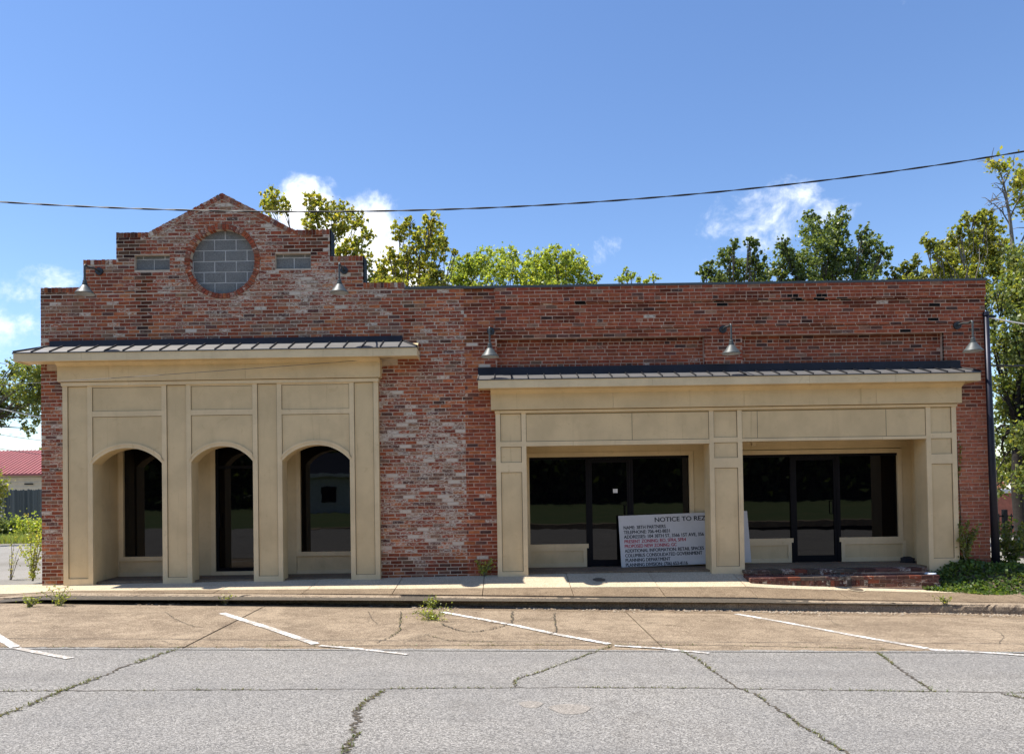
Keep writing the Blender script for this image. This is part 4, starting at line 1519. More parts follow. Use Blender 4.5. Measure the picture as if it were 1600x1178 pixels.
# ================================================================== gooseneck wall lamps
def lamp(label, plate_px, top_px, shade_px, rim_y):
    p = at(*plate_px, W)
    ysh = W - .50
    s_ = at(shade_px, rim_y, ysh)
    root = thing('wall_lamp', (p.x, W, p.z), label, 'wall lamp', 'grey gooseneck lamps on the shop fronts')
    xs_, zr0 = s_.x, s_.z
    zt = at(top_px[0], top_px[1], ysh + .03).z
    pl = MB()
    n_ = 20
    ring = [(p.x + .07 * math.cos(2 * math.pi * k / n_), p.z + .07 * math.sin(2 * math.pi * k / n_)) for k in range(n_)]
    pl.prism(ring, W - .035, W - .002)
    pl.build('wall_plate', M['lamp_dark'], root)
    A = Vector((p.x, W - .03, p.z)); E = Vector((xs_, ysh, zr0 + .235))
    pts = [A, A.lerp(Vector((xs_, ysh, zt)), .35) + Vector((0, 0, .01)), Vector((lerp(p.x, xs_, .78), lerp(W, ysh, .78), zt - .015)),
           Vector((lerp(p.x, xs_, .92), lerp(W, ysh, .92), zt)), Vector((xs_, ysh + .008, zt - .02)), Vector((xs_, ysh, zt - .07)), E]
    P = []
    for i in range(len(pts) - 1):        # Catmull-Rom through the bends
        p0, p1, p2, p3 = pts[max(i - 1, 0)], pts[i], pts[i + 1], pts[min(i + 2, len(pts) - 1)]
        for k in range(5):
            t = k / 5
            P.append(.5 * ((2 * p1) + (p2 - p0) * t + (2 * p0 - 5 * p1 + 4 * p2 - p3) * t * t + (3 * p1 - p0 - 3 * p2 + p3) * t ** 3))
    P.append(pts[-1])
    MB().tube(P, .017, 10).build('arm', M['lamp'], root, smooth=True)
    MB().lathe([(.001, zr0 + .245), (.03, zr0 + .245), (.036, zr0 + .225), (.036, zr0 + .205), (.03, zr0 + .2), (.043, zr0 + .192), (.045, zr0 + .172), (.036, zr0 + .168), (.05, zr0 + .16), (.052, zr0 + .145)], xs_, ysh, 24).build('socket', M['lamp'], root)
    sh = MB().lathe([(.045, zr0 + .155), (.06, zr0 + .142), (.10, zr0 + .085), (.158, zr0 + .012), (.168, zr0), (.164, zr0 - .004)], xs_, ysh, 36).build('shade', M['lamp'], root, smooth=True)
    MB().lathe([(.163, zr0 - .004), (.152, zr0 + .012), (.096, zr0 + .08), (.04, zr0 + .15)], xs_, ysh, 36).build('shade_inside', M['lamp_in'], sh, smooth=True)
    return root


lamp('grey gooseneck wall lamp at the far left of the stepped gable', (155.8, 424.6), (133, 414), 132.5, 459)
lamp('grey gooseneck wall lamp on the right shoulder of the stepped gable', (538, 423), (530.5, 411.5), 530.5, 457.5)
lamp('grey gooseneck wall lamp at the left end of the long canopy', (767, 518), (764.6, 511.5), 765.5, 557.5)
lamp('grey gooseneck wall lamp over the middle of the long canopy', (1129, 515), (1139.8, 506.5), 1143, 552.5)
lamp('grey gooseneck wall lamp at the right corner of the long brick wall', (1494.7, 509), (1516, 501.5), 1520.5, 548.5)

# ================================================================== zoning notice board
sg_bl = at(971, 885, 14.40); sg_w, sg_h, sg_t = 2.53, 1.0, .012
sgn = thing('notice_sign', (sg_bl.x, 14.40, fz1 + .002), 'large white rezoning notice board leaning behind the middle pilaster', 'sign')
rot = Matrix.Translation(Vector((sg_bl.x, 14.40, fz1 + .004))) @ Matrix.Rotation(math.radians(-7), 4, 'X') @ Matrix.Rotation(math.radians(-1.4), 4, 'Y')
bo = MB()
bo.box(0, sg_w, 0, sg_t, 0, sg_h)
bo.v = [tuple(rot @ Vector(v)) for v in bo.v]
bo.build('board', M['white_sign'], sgn)


def text_mesh(s, size, xscale, bold):
    cu = bpy.data.curves.new('txt', 'FONT')
    cu.body = s; cu.size = size; cu.offset = bold; cu.extrude = 0.0
    o = bpy.data.objects.new('txt', cu)
    col.objects.link(o)
    dg = bpy.context.evaluated_depsgraph_get()
    me = bpy.data.meshes.new_from_object(o.evaluated_get(dg))
    bpy.data.objects.remove(o)
    return me, xscale


def put_text(s, x, z, size, mat, xs=.84, bold=.006, maxw=None):
    me, k = text_mesh(s, size, xs, 0.0)
    V = [v.co.copy() for v in me.vertices]
    wdt = max(v.x for v in V) - min(v.x for v in V)
    if maxw: k = maxw / wdt
    out = MB()
    for i_, (dx_, dz_) in enumerate(((0, 0), (.03, 0), (-.03, 0), (0, .016), (0, -.016))):     # heavy strokes
        b0_ = len(out.v)
        out.v += [tuple(rot @ Vector((x + v.x * k + dx_ * size, -.0012 - .0003 * i_, z + v.y + dz_ * size))) for v in V]
        out.f += [tuple(b0_ + q for q in p.vertices) for p in me.polygons]
    out.c = [None] * len(out.f)
    bpy.data.meshes.remove(me)
    out.build('lettering', mat, sgn)


put_text('NOTICE TO REZONE', .70, .855, .125, M['ink'], maxw=1.28)
L0, DZ = .745, .0905
rowsT = [('NAME: 38TH PARTNERS', .82, 'ink'), ('TELEPHONE: 706-442-8831', .90, 'ink'), ('ADDRESSES: 104 38TH ST, 3566 1ST AVE, 356', 1.56, 'ink'),
         ('PRESENT ZONING: RO, SFR4, SFR4', 1.20, 'ink_red'), ('PROPOSED NEW ZONING: GC', 1.01, 'ink_red'), ('ADDITIONAL INFORMATION: RETAIL SPACES', 1.54, 'ink'),
         ('COLUMBUS CONSOLIDATED GOVERNMENT', 1.50, 'ink'), ('PLANNING DEPARTMENT', .87, 'ink'), ('PLANNING DIVISION: (706) 653-4116', 1.20, 'ink')]
for i, (s, wd, mt) in enumerate(rowsT):
    put_text(s, .085, L0 - i * DZ - .012, .092, M[mt], maxw=wd)

# ================================================================== cables, post, covers, litter
def para(pts): return [at(*p) for p in pts]


cpts = []
for k in range(-6, 60):
    px = -400 + k * 40
    yc = 9.6
    p = at(px, 331 - 7.5e-5 * (px - 480) ** 2 if px > 480 else 331 - 6.6e-5 * (px - 480) ** 2, yc)
    cpts.append(p)
cb = MB()
for ph in (0, math.pi):        # a twisted pair
    PP = []
    for i in range(len(cpts) - 1):
        for s in range(8):
            q = cpts[i].lerp(cpts[i + 1], s / 8)
            a = (i * 8 + s) * .30 + ph
            PP.append(q + Vector((0, math.cos(a) * .006, math.sin(a) * .006)))
    cb.tube(PP, .0062, 6)
tag(cb.build('power_cable', M['cable']), 'thick black twisted power cable strung across the sky', 'cable')


def wire(name, label, a, b_, rad, mat, sag=.1):
    A, B = at(*a), at(*b_)
    P = [A.lerp(B, t) - Vector((0, 0, sag * 4 * t * (1 - t))) for t in np.linspace(0, 1, 24)]
    return tag(MB().tube(P, rad, 6).build(name, mat), label, 'wire')


wire('service_wire', 'thin wire slanting up across the cream frieze of the arches', (-40, 604, 13.0), (735, 549, 13.70), .0045, M['wire'], .03)
for i, (y0, y1, Yd, lab) in enumerate(((563, 575, 36, 'uppermost thin wire beside the left tree'), (594, 604, 36, 'thin wire just under the canopy end at far left'), (627, 655, 34, 'pale thick wire crossing the left tree crown'),
                                       (672, 690, 38, 'thin wire below the left tree crown'), (694, 712, 38, 'lowest thin wire above the red metal roof'))):
    wire('distant_wire', lab, (-60, y0 - 4, Yd), (80, y1, Yd), .03 if i == 2 else .016, M['far_white'] if i == 2 else M['wire'], .05)
wire('service_wire', 'pale wire running right from the top of the dark post', (1545, 496, 13.9), (1700, 515, 16), .014, M['far_white'], .05)
wire('service_wire', 'dark wire running right from the middle of the post', (1546, 571, 13.9), (1700, 566, 15), .018, M['cable'], .03)

po_t, po_b = at(1540.5, 489, 13.70), at(1556, 872, 13.55)
po = thing('service_post', (po_b.x, po_b.y, zlot(po_b.x, 13.6) - .1), 'slim dark steel post leaning beside the right brick corner', 'post')
MB().tube([(po_b.x + .01, po_b.y, -.55), tuple(po_b.lerp(po_t, .5)), tuple(po_t)], [.072, .058, .044], 14).build('shaft', M['pole'], po, smooth=True)
MB().lathe([(.001, po_t.z + .03), (.05, po_t.z + .02), (.056, po_t.z - .05), (.04, po_t.z - .06)], po_t.x, po_t.y, 14).build('cap', M['pole'], po)
MB().box(po_t.x + .03, po_t.x + .16, po_t.y - .02, po_t.y + .02, po_t.z - .09, po_t.z - .05).build('bracket', M['pole'], po)

for px, py, lab in ((936, 906, 'small round iron cover in the sidewalk before the notice board'), (1338, 921, 'small iron cover in the sidewalk below the brick steps')):
    g = onground(px, py)
    cvr = thing('utility_cover', (g.x, g.y, g.z), lab, 'utility cover')
    nrm_dz = zg(g.x, g.y + .15) - zg(g.x, g.y)
    def disc(r_, dz, n_=24):
        return [(g.x + r_ * math.cos(t), g.y + r_ * math.sin(t), zg(g.x + r_ * math.cos(t), g.y + r_ * math.sin(t)) + dz) for t in [2 * math.pi * k / n_ for k in range(n_)]]
    MB().poly(disc(.145, .005)).build('rim', M['walk_new'], cvr)
    MB().poly(disc(.115, .009)).build('lid', M['soil'], cvr)
g = at(1460, 897.5, 13.2)
cp_ = MB()
cp_.lathe([(.001, zmid + .0), (.09, zmid + .002), (.10, zmid + .02), (.085, zmid + .032), (.03, zmid + .035), (.001, zmid + .033)], X(1459, 897, 13.2) - .06, 13.2, 16)
tag(cp_.build('plastic_dish', M['paper'], smooth=True), 'pale plastic dish lying on the lower step by the ivy', 'litter')
g = at(1417, 872, 14.35)
bg_ = MB()
prof = [(.001, .105), (.05, .10), (.10, .075), (.14, .03), (.15, .0), (.001, .0)]
bg_.lathe([(r_, fz2 + z_) for r_, z_ in prof], g.x, 14.35, 14)
bg_.v = [(g.x + (v[0] - g.x) * (1.1 + .3 * math.sin(v[2] * 40)), v[1] + .03 * math.sin(v[0] * 30), v[2] + .012 * math.sin(v[0] * 45 + v[1] * 31)) for v in bg_.v]
tag(bg_.build('rag_heap', M['bag'], smooth=True), 'small dark heap of cloth in the corner of the right entrance', 'litter')

# ================================================================== background houses and fences
fy = 41.0
fence_z = zlot(-27, fy)
fz_top = Z(30, 765, fy)
fn = thing('picket_fence', (X(25, 800, fy), fy, fence_z), 'weathered grey wooden privacy fence at far left', 'fence')
fx_a, fx_b = X(3, 790, fy), X(90, 790, fy)
k = 0
x_ = fx_a
while x_ < fx_b:
    wv = .14
    zt_ = fz_top + random.uniform(-.05, .04)
    mbp = MB().prism([(x_ + .006, fence_z - .1), (x_ + wv - .006, fence_z - .1), (x_ + wv - .006, zt_ - .03), (x_ + wv * .5, zt_), (x_ + .006, zt_ - .03)], fy + random.uniform(-.01, .01), fy + .025)
    mbp.build('picket', M['picket'], fn)
    x_ += wv
for zz in (.4, 1.5): MB().box(fx_a, fx_b, fy + .03, fy + .09, fence_z + zz, fence_z + zz + .09).build('rail', M['picket'], fn)
MB().box(fx_a - .2, fx_a - .08, fy - .05, fy + .07, fence_z - .1, Z(4, 772, fy)).build('post', M['far_white'], fn)

hy = 47.0
hs_ = thing('house', (X(0, 800, hy), hy, zlot(-30, hy)), 'low cream house with red metal roof behind the fence', 'house')
hx0, hx1 = X(-160, 740, hy), X(110, 740, hy)
ze, zr2 = Z(30, 740, hy), Z(30, 704, hy)
MB().box(hx0 + .3, hx1 - .3, hy + .4, hy + 7, zlot(-30, hy) - .2, ze).build('wall', M['siding'], hs_)
for kk in range(8):
    MB().box(hx0 + .3, hx1 - .3, hy + .36, hy + .4, ze - .25 - kk * .3, ze - .25 - kk * .3 + .012).build('siding_lap', M['far_white'], hs_)
rf = MB().poly([(hx0, hy, ze), (hx1, hy, ze), (hx1, hy + 4, zr2 + .25), (hx0, hy + 4, zr2 + .25)])
rf.poly([(hx1, hy + 8, ze), (hx0, hy + 8, ze), (hx0, hy + 4, zr2 + .25), (hx1, hy + 4, zr2 + .25)])
roofo = rf.build('roof', M['red_metal'], hs_)
x_ = hx0
while x_ < hx1:
    s_ = MB()
    A = [(x_, hy - .02, ze), (x_ + .06, hy - .02, ze), (x_ + .06, hy + 4, zr2 + .25), (x_, hy + 4, zr2 + .25)]
    s_.poly([(p[0], p[1], p[2] + .05) for p in A])
    for q in range(4): s_.poly([A[q], A[(q + 1) % 4], (A[(q + 1) % 4][0], A[(q + 1) % 4][1], A[(q + 1) % 4][2] + .05), (A[q][0], A[q][1], A[q][2] + .05)])
    s_.build('rib', M['red_metal'], roofo)
    x_ += .27
MB().box(hx0, hx1, hy - .04, hy + .02, ze - .12, ze - .005).build('eave_board', M['red_metal'], hs_)
MB().box(X(33, 757, hy), X(46, 757, hy), hy + .3, hy + .38, Z(40, 757, hy), Z(40, 755, hy)).build('vent', M['iron'], hs_)

by = 36.0
bz = zlot(X(1590, 840, by), by)
bz_t = Z(1580, 770, by)
bb_ = thing('brick_building', (X(1600, 840, by), by, bz), 'low red brick building with white coping beyond the iron fence at right', 'building')
bx0, bx1 = X(1500, 800, by), X(1800, 800, by)
MB().box(bx0, bx1, by, by + 8, bz - .4, bz_t).build('wall', M['far_red'], bb_)
MB().box(bx0 - .1, bx1 + .1, by - .08, by + 8.1, bz_t, bz_t + .2).build('coping', M['far_white'], bb_)
MB().box(bx0 + 1, bx1, by + 1.5, by + 7, bz_t + .2, bz_t + .55).build('parapet', M['far_red'], bb_)
MB().box(X(1582, 760, by + 1), X(1592, 760, by + 1), by + 1, by + 2, bz_t + .2, bz_t + .5).build('roof_vent', M['far_white'], bb_)

iy = 24.0
iz = zlot(X(1580, 840, iy), iy)
fe = thing('iron_fence', (X(1580, 840, iy), iy, iz), 'black iron fence with a braced gate at far right', 'fence')
zt_ = Z(1580, 806, iy); zb_ = Z(1580, 838, iy)
for px in (1570, 1596, 1622, 1648):
    xx = X(px, 820, iy); MB().box(xx - .06, xx + .06, iy - .06, iy + .06, iz - .2, Z(px, 796, iy)).build('post', M['iron'], fe)
for zz in (zt_, zb_, (zt_ + zb_) / 2): MB().box(X(1560, 820, iy), X(1660, 820, iy), iy - .02, iy + .02, zz - .025, zz + .025).build('rail', M['iron'], fe)
for px in np.arange(1561, 1660, 6.5):
    xx = X(px, 820, iy); MB().box(xx - .013, xx + .013, iy - .012, iy + .012, zb_, zt_ + .08).build('bar', M['iron'], fe)
MB().tube([(X(1572, 838, iy), iy - .03, zb_), (X(1594, 806, iy), iy - .03, zt_)], .02, 6).build('brace', M['iron'], fe)
#@@PLANTS

# ================================================================== vegetation
def leaf_cloud(n, centers, spread, size, cols, upbias=.3, fold=True):
    """n leaves scattered round the centres: two folded triangles (a quad) each. returns V, Q, C"""
    k = len(centers)
    cen = np.asarray(centers)
    idx = RNG.integers(0, k, n)
    sp = np.asarray(spread)[idx] if np.ndim(spread) else np.full(n, spread)
    d = RNG.normal(size=(n, 3)); d /= np.linalg.norm(d, axis=1)[:, None]
    rad = np.abs(RNG.normal(size=n)) * .62
    rad[RNG.random(n) < .14] *= 1.9
    P = cen[idx] + d * (rad * sp)[:, None]
    a = RNG.normal(size=(n, 3)); a[:, 2] -= .35
    a /= np.linalg.norm(a, axis=1)[:, None]
    b = np.cross(a, RNG.normal(size=(n, 3)) + np.array([0, 0, upbias])); b /= np.linalg.norm(b, axis=1)[:, None] + 1e-9
    s = size * RNG.uniform(.6, 1.3, n)
    A = a * s[:, None]; B = b * (s * .36)[:, None]
    V = np.empty((n, 4, 3))
    V[:, 0] = P - A * .5; V[:, 1] = P + B; V[:, 2] = P + A * .5; V[:, 3] = P - B
    nrm = np.cross(a, b)
    V[:, 1] += nrm * (s * .08)[:, None]; V[:, 3] += nrm * (s * .08)[:, None]
    Q = np.arange(n * 4).reshape(n, 4)
    ci = RNG.integers(0, len(cols), n)
    C = np.asarray(cols)[ci] * RNG.uniform(.7, 1.25, n)[:, None]
    return V.reshape(-1, 3), Q, np.concatenate([C, np.ones((n, 1))], 1)


GOLD = [(.36, .38, .08), (.41, .40, .09), (.29, .33, .07), (.42, .35, .09), (.23, .27, .06)]
LIME = [(.33, .41, .09), (.38, .44, .10), (.28, .36, .08), (.40, .42, .11)]
DEEP = [(.13, .185, .065), (.16, .21, .075), (.11, .155, .06), (.20, .24, .10)]
MIX = [(.19, .23, .06), (.24, .26, .075), (.155, .195, .055), (.28, .28, .085)]


def clumps(px_list, Y, depth=1.6):
    """(px, py, radius px) -> world centres and radii at depth Y"""
    out = []
    for px, py, r_ in px_list:
        yy = Y + random.uniform(-depth, depth)
        p = at(px, py, yy)
        out.append((p, r_ * yy / F))
    return out


def grow_limbs(mb, root, cl, r0):
    for p, r_ in cl:
        mid = root.lerp(p, .5) + Vector((random.uniform(-.3, .3), random.uniform(-.3, .3), random.uniform(-.2, .5)))
        q = root.lerp(mid, .5) + Vector((random.uniform(-.15, .15), random.uniform(-.15, .15), .1))
        mb.tube([root, q, mid, mid.lerp(p, .6) + Vector((random.uniform(-.3, .3), random.uniform(-.2, .2), .05)), p + Vector((0, 0, r_ * .3))], [r0, r0 * .6, r0 * .36, r0 * .2, .008], 6, cap=False)
        for _ in range(4):
            d = Vector((random.gauss(0, 1), random.gauss(0, 1), random.gauss(.3, .8))).normalized()
            mb.tube([mid.lerp(p, random.uniform(.5, 1)), p + d * r_ * .5, p + d * r_ * .95], [.018, .011, .005], 5, cap=False)


def tree(name, label, base, fork_z, cl, leaves, size, cols, trunk_r=.22, group=None, sub=9, bark='bark', lean=(0, 0), fill=.36, mat='leaf'):
    root = thing(name, base, label, 'tree', group)
    if group:                   # the crown goes on below the roof line
        zs_ = sorted(p.z for p, _ in cl)
        for p, r_ in list(cl):
            if p.z <= zs_[len(zs_) // 2]:
                for _ in range(2):
                    cl.append((p + Vector((random.uniform(-.8, .8), random.uniform(-.8, .8), -random.uniform(1.0, 2.4))), r_ * 1.15))
        leaves = int(leaves * 1.5)
    B = Vector(base)
    Fk = Vector((B.x + lean[0], B.y + lean[1], fork_z))
    tr = MB()
    pts = [B + Vector((0, 0, -.3)), B.lerp(Fk, .2) + Vector((.03, 0, 0)), B.lerp(Fk, .55) + Vector((-.05, .03, 0)), Fk]
    tr.tube(pts, [trunk_r * 1.35, trunk_r * 1.02, trunk_r * .85, trunk_r * .65], 10, cap=False)
    grow_limbs(tr, Fk, cl, trunk_r * .42)
    tr.build('trunk', M[bark], root, smooth=True)
    cen, spr = [], []
    tot = sum(r_ ** 2 for _, r_ in cl)
    for p, r_ in cl:
        for _ in range(max(3, int(sub * (r_ ** 2) * len(cl) / tot) + 2)):
            d = Vector((random.gauss(0, 1), random.gauss(0, 1), random.gauss(0, 1))).normalized() * r_ * (random.random() ** .45)
            rr_ = r_ * random.uniform(fill * .55, fill * 1.15)
            nw = max(1, int(round(4 * (rr_ / .5) ** 2 * 2)))
            for _ in range(min(nw, 12)):
                cen.append(tuple(p + d)); spr.append(rr_)
    V, Q, C = leaf_cloud(int(leaves * 1.55), cen, np.array(spr), size * .74, cols)
    np_build('crown', V, Q, M[mat], root, C)
    return root


def tbase(px, Y, z=None):
    x_ = X(px, 760, Y)
    return (x_, Y, zlot(x_, Y) if z is None else z)


G = 'trees behind the storefronts'
tree('tree', 'tall loose golden-green tree rising behind the gable against the cloud', tbase(480, 30), 6.5,
     clumps([(427, 316, 22), (417, 325, 12), (445, 325, 12), (487, 312, 16), (500, 330, 20), (530, 338, 24), (560, 345, 17), (490, 350, 20), (530, 362, 16), (555, 385, 18), (575, 370, 14),
             (520, 395, 16), (545, 415, 20), (570, 410, 18), (590, 440, 20), (510, 430, 22), (500, 385, 14)], 30, 1.2), 14000, .16, GOLD, .18, G, 60, fill=.20)
tree('tree', 'golden-green tree right of the gable, its top touching the cable', tbase(650, 27), 5.6,
     clumps([(675, 345, 16), (678, 365, 20), (625, 362, 18), (640, 350, 12), (655, 375, 20), (680, 395, 22), (640, 405, 22), (612, 400, 15), (660, 425, 26), (620, 430, 26), (600, 420, 16), (690, 380, 16),
             (712, 392, 8), (680, 430, 16), (596, 440, 18)], 27, 1.1), 15000, .15, GOLD, .18, G, 60, fill=.21)
tree('tree', 'rounded lime-green tree showing just over the flat roof, left half', tbase(760, 38), 6,
     clumps([(715, 420, 22), (735, 412, 20), (760, 408, 24), (790, 405, 24), (775, 425, 26), (740, 432, 26), (805, 425, 22), (715, 438, 22), (800, 400, 12)], 38, 1.4), 15000, .18, LIME, .2, G, 50, fill=.24)
tree('tree', 'rounded lime-green tree showing just over the flat roof, right half', tbase(875, 39), 6,
     clumps([(840, 410, 24), (838, 430, 26), (868, 405, 22), (870, 425, 26), (895, 412, 22), (905, 428, 22), (885, 400, 12), (930, 434, 10), (925, 440, 9)], 39, 1.4), 14000, .18, LIME, .2, G, 50, fill=.24)
tree('sapling', 'thin yellow-green treetop barely showing above the flat roof', tbase(990, 36), 5.2,
     clumps([(968, 436, 9), (985, 430, 10), (998, 436, 7), (1022, 434, 8), (978, 424, 6), (1010, 440, 6)], 36, .8), 1500, .15, LIME, .1, G, 10)
tree('tree', 'small dark green tree left of the larger dark one', tbase(1150, 29), 5.4,
     clumps([(1100, 428, 13), (1135, 405, 17), (1148, 385, 11), (1175, 385, 12), (1180, 405, 16), (1150, 425, 22), (1120, 432, 18), (1185, 428, 20), (1108, 415, 9), (1170, 378, 8)], 29, 1.1), 11000, .14, DEEP, .14, G, 50, fill=.25)
tree('tree', 'large dark glossy green tree behind the flat roof', tbase(1290, 28), 5.0,
     clumps([(1268, 340, 14), (1270, 362, 22), (1312, 338, 16), (1305, 362, 22), (1285, 385, 30), (1222, 382, 14), (1230, 405, 24), (1250, 420, 28), (1310, 405, 30), (1350, 365, 14), (1360, 385, 20), (1380, 395, 14),
             (1345, 410, 24), (1375, 415, 16), (1215, 428, 18), (1290, 430, 30), (1345, 432, 22)], 28, 1.3), 26000, .14, DEEP, .2, G, 80, fill=.26)
tree('shrub_tree', 'low yellow-green treetop between the dark tree and the corner tree', tbase(1418, 27), 5,
     clumps([(1395, 430, 12), (1418, 418, 14), (1432, 408, 10), (1420, 434, 16), (1445, 428, 14)], 27, .8), 3500, .14, MIX, .12, G, 14)
tree('tree', 'yellow-green tree with pale limbs above the right roof corner', tbase(1515, 24), 5.0,
     clumps([(1448, 378, 12), (1462, 390, 14), (1480, 385, 16), (1500, 368, 18), (1520, 345, 16), (1540, 342, 14), (1550, 360, 18), (1530, 375, 22), (1505, 398, 22), (1545, 395, 24), (1480, 412, 20), (1515, 425, 24), (1560, 385, 16), (1465, 425, 16), (1560, 420, 22)], 24, 1.0),
     19000, .125, GOLD[:3] + MIX, .14, G, 60, 'bark_pale', fill=.25)
tr_r = tree('tree', 'big dense dark tree filling the right edge beside the post', tbase(1592, 21.5), 3.2,
            clumps([(1590, 440, 28), (1560, 455, 16), (1565, 480, 20), (1610, 470, 34), (1590, 510, 28), (1560, 530, 20), (1625, 540, 40), (1575, 560, 24), (1560, 600, 20), (1595, 600, 26), (1570, 640, 22), (1620, 630, 40), (1560, 680, 16),
                    (1600, 680, 26), (1565, 720, 16), (1620, 720, 30), (1590, 400, 24), (1552, 500, 10), (1600, 560, 30), (1585, 640, 26), (1580, 690, 24), (1575, 740, 22), (1600, 750, 26), (1560, 765, 14), (1585, 460, 26), (1640, 420, 40), (1680, 500, 60), (1690, 640, 60)], 21.5, 1.6), 42000, .15, DEEP + MIX, .17, None, 60, 'bark_dark', fill=.62)
# bare, nearly leafless branches at the top right
bb2 = thing('bare_tree', tbase(1600, 23), 'nearly bare grey tree reaching highest at the right edge', 'tree')
bt = MB()
rt = Vector(tbase(1600, 23)); 
trunkp = [at(1590, 440, 23), at(1583, 390, 23), at(1578, 340, 23), at(1571, 300, 23)]
bt.tube([rt, at(1606, 560, 23)] + trunkp, [.12, .14, .08, .06, .045, .03], 7, cap=False)
def twig(px_pts, r0):
    P = [at(a, b_, 23 + random.uniform(-.25, .25)) for a, b_ in px_pts]
    bt.tube(P, [lerp(r0, .009, i / (len(P) - 1)) for i in range(len(P))], 5, cap=False)
    for p, q in zip(P, P[1:]):
        for _ in range(3):
            s = p.lerp(q, random.random())
            d = Vector((random.gauss(-.3, 1), random.gauss(0, .5), random.gauss(.5, .7))).normalized() * random.uniform(.15, .5)
            bt.tube([s, s + d * .6 + Vector((0, 0, .04)), s + d], [.014, .01, .006], 4, cap=False)
for pts, r0 in (([(1571, 300), (1568, 285), (1562, 268), (1550, 256), (1545, 251)], .028), ([(1574, 320), (1566, 295), (1574, 275), (1584, 258)], .024), ([(1580, 355), (1565, 330), (1552, 318), (1545, 322)], .022),
                ([(1578, 340), (1590, 315), (1598, 290)], .026), ([(1585, 400), (1600, 370), (1612, 340)], .04), ([(1560, 312), (1550, 310), (1546, 318)], .014), ([(1575, 322), (1560, 326), (1546, 330)], .014),
                ([(1590, 440), (1612, 380), (1608, 300)], .05), ([(1587, 420), (1574, 392), (1562, 380)], .03)):
    twig(pts, r0)
bt.build('trunk', M['bark_pale'], bb2)
V, Q, C = leaf_cloud(900, [tuple(at(a, b_, 23)) for a, b_ in ((1590, 290), (1598, 285), (1594, 310), (1603, 330), (1600, 270), (1556, 258), (1570, 262))], .35, .13, GOLD)
np_build('crown', V, Q, M['leaf'], bb2, C)

tree('tree', 'leafy green tree hanging over the red roof at far left', tbase(-60, 34), 4.5,
     clumps([(28, 570, 18), (45, 590, 24), (25, 610, 22), (50, 630, 24), (20, 640, 22), (45, 655, 18), (0, 645, 22), (-20, 630, 30), (-40, 600, 40), (-60, 560, 40), (20, 585, 14), (46, 672, 10), (40, 560, 12), (70, 580, 30), (75, 620, 30), (-30, 660, 24)], 34, 1.3),
     22000, .16, DEEP + MIX, .3, None, 40)


def shrub(name, label, px, py, Y, wpx, hpx, n, size, cols, cat='shrub', stems=6, base=None, loose=.5):
    b_ = at(px, py, Y) if base is None else Vector(base)
    root = thing(name, tuple(b_), label, cat)
    wr, hr = wpx * Y / F / 2, hpx * Y / F
    sm = MB(); cen = []
    for _ in range(stems):
        tip = b_ + Vector((random.uniform(-1, 1) * wr, random.uniform(-1, 1) * wr * .6, hr * random.uniform(.45, 1)))
        mid = b_.lerp(tip, .5) + Vector((random.uniform(-.1, .1) * wr, 0, hr * .1))
        sm.tube([b_ + Vector((random.uniform(-.1, .1) * wr, 0, -.03)), mid, tip], [.007, .005, .0025], 4, cap=False)
        for t in np.linspace(.06, 1, 8): cen.append(tuple((b_.lerp(mid, t * 2) if t < .5 else mid.lerp(tip, t * 2 - 1))))
    sm.build('stems', M['bark_pale'], root)
    V, Q, C = leaf_cloud(n, cen, wr * loose, size, cols)
    V[:, 2] = np.maximum(V[:, 2], b_.z + .005)
    np_build('foliage', V, Q, M['leaf'], root, C)
    return root


# left side: overgrown margin
shrub('shrub', 'yellow-green weed shrub against the left brick corner', 52, 905, 14.3, 46, 105, 900, .045, LIME + GOLD, stems=11, loose=.34)
shrub('dry_weed', 'thin dry weed standing on the lot at far left', 17, 905, 15.0, 40, 70, 130, .035, GOLD, 'weed', 8, loose=.25)
shrub('shrub', 'bright green bush in front of the wooden fence', 48, 840, 30, 50, 30, 3000, .10, LIME, stems=16, loose=.45)
shrub('shrub', 'dark spiky bush by the fence post at far left', 4, 842, 30, 44, 34, 1800, .12, DEEP, stems=12, loose=.5)
shrub('shrub', 'yellowish hedge tip at the very left edge under the tree', -8, 830, 26, 44, 100, 1800, .10, GOLD + MIX, stems=12, loose=.4)
# weeds along the kerb
for px, py, wpx, hpx, n, lab in ((47, 948, 30, 16, 300, 'leftmost small green weed at the end of the kerb'), (92, 946, 40, 30, 380, 'taller wispy weed growing from the left kerb'),
                                 (352, 944, 24, 16, 130, 'sparse weed in the kerb joint before the second arch'), (674, 950, 30, 20, 420, 'bright green weed in the broken kerb'),
                                 (678, 968, 62, 14, 600, 'low grassy weed on the apron below the broken kerb'), (1478, 955, 30, 14, 160, 'small yellowish weed in the gutter at right')):
    shrub('weed', lab, px, py, 1, wpx * 12, hpx * 12, n, .028, LIME + MIX, 'weed', 9, base=onground(px, py), loose=.35)
shrub('vine', 'yellow-green vine climbing the brick foot beside the cream pilaster', 757, 898, 13.7, 34, 26, 260, .045, GOLD + LIME, 'vine', 9, loose=.35)

# ivy bank at the right foot of the wall: leaves nobody could count
def ivy_z(x_, y_):
    xa = X(1450, 900, 13.2)
    h = .42 * sstep(xa - .3, xa + 1.0, x_) * sstep(12.72, 13.5, y_)
    h += .10 * math.sin(x_ * 3.1 + 1) * math.sin(y_ * 4.2) * sstep(12.8, 13.3, y_)
    return max(zg(min(x_, 24), y_) if y_ < 13.7 else zlot(x_, y_), zlot(x_, y_)) + max(h, .01)


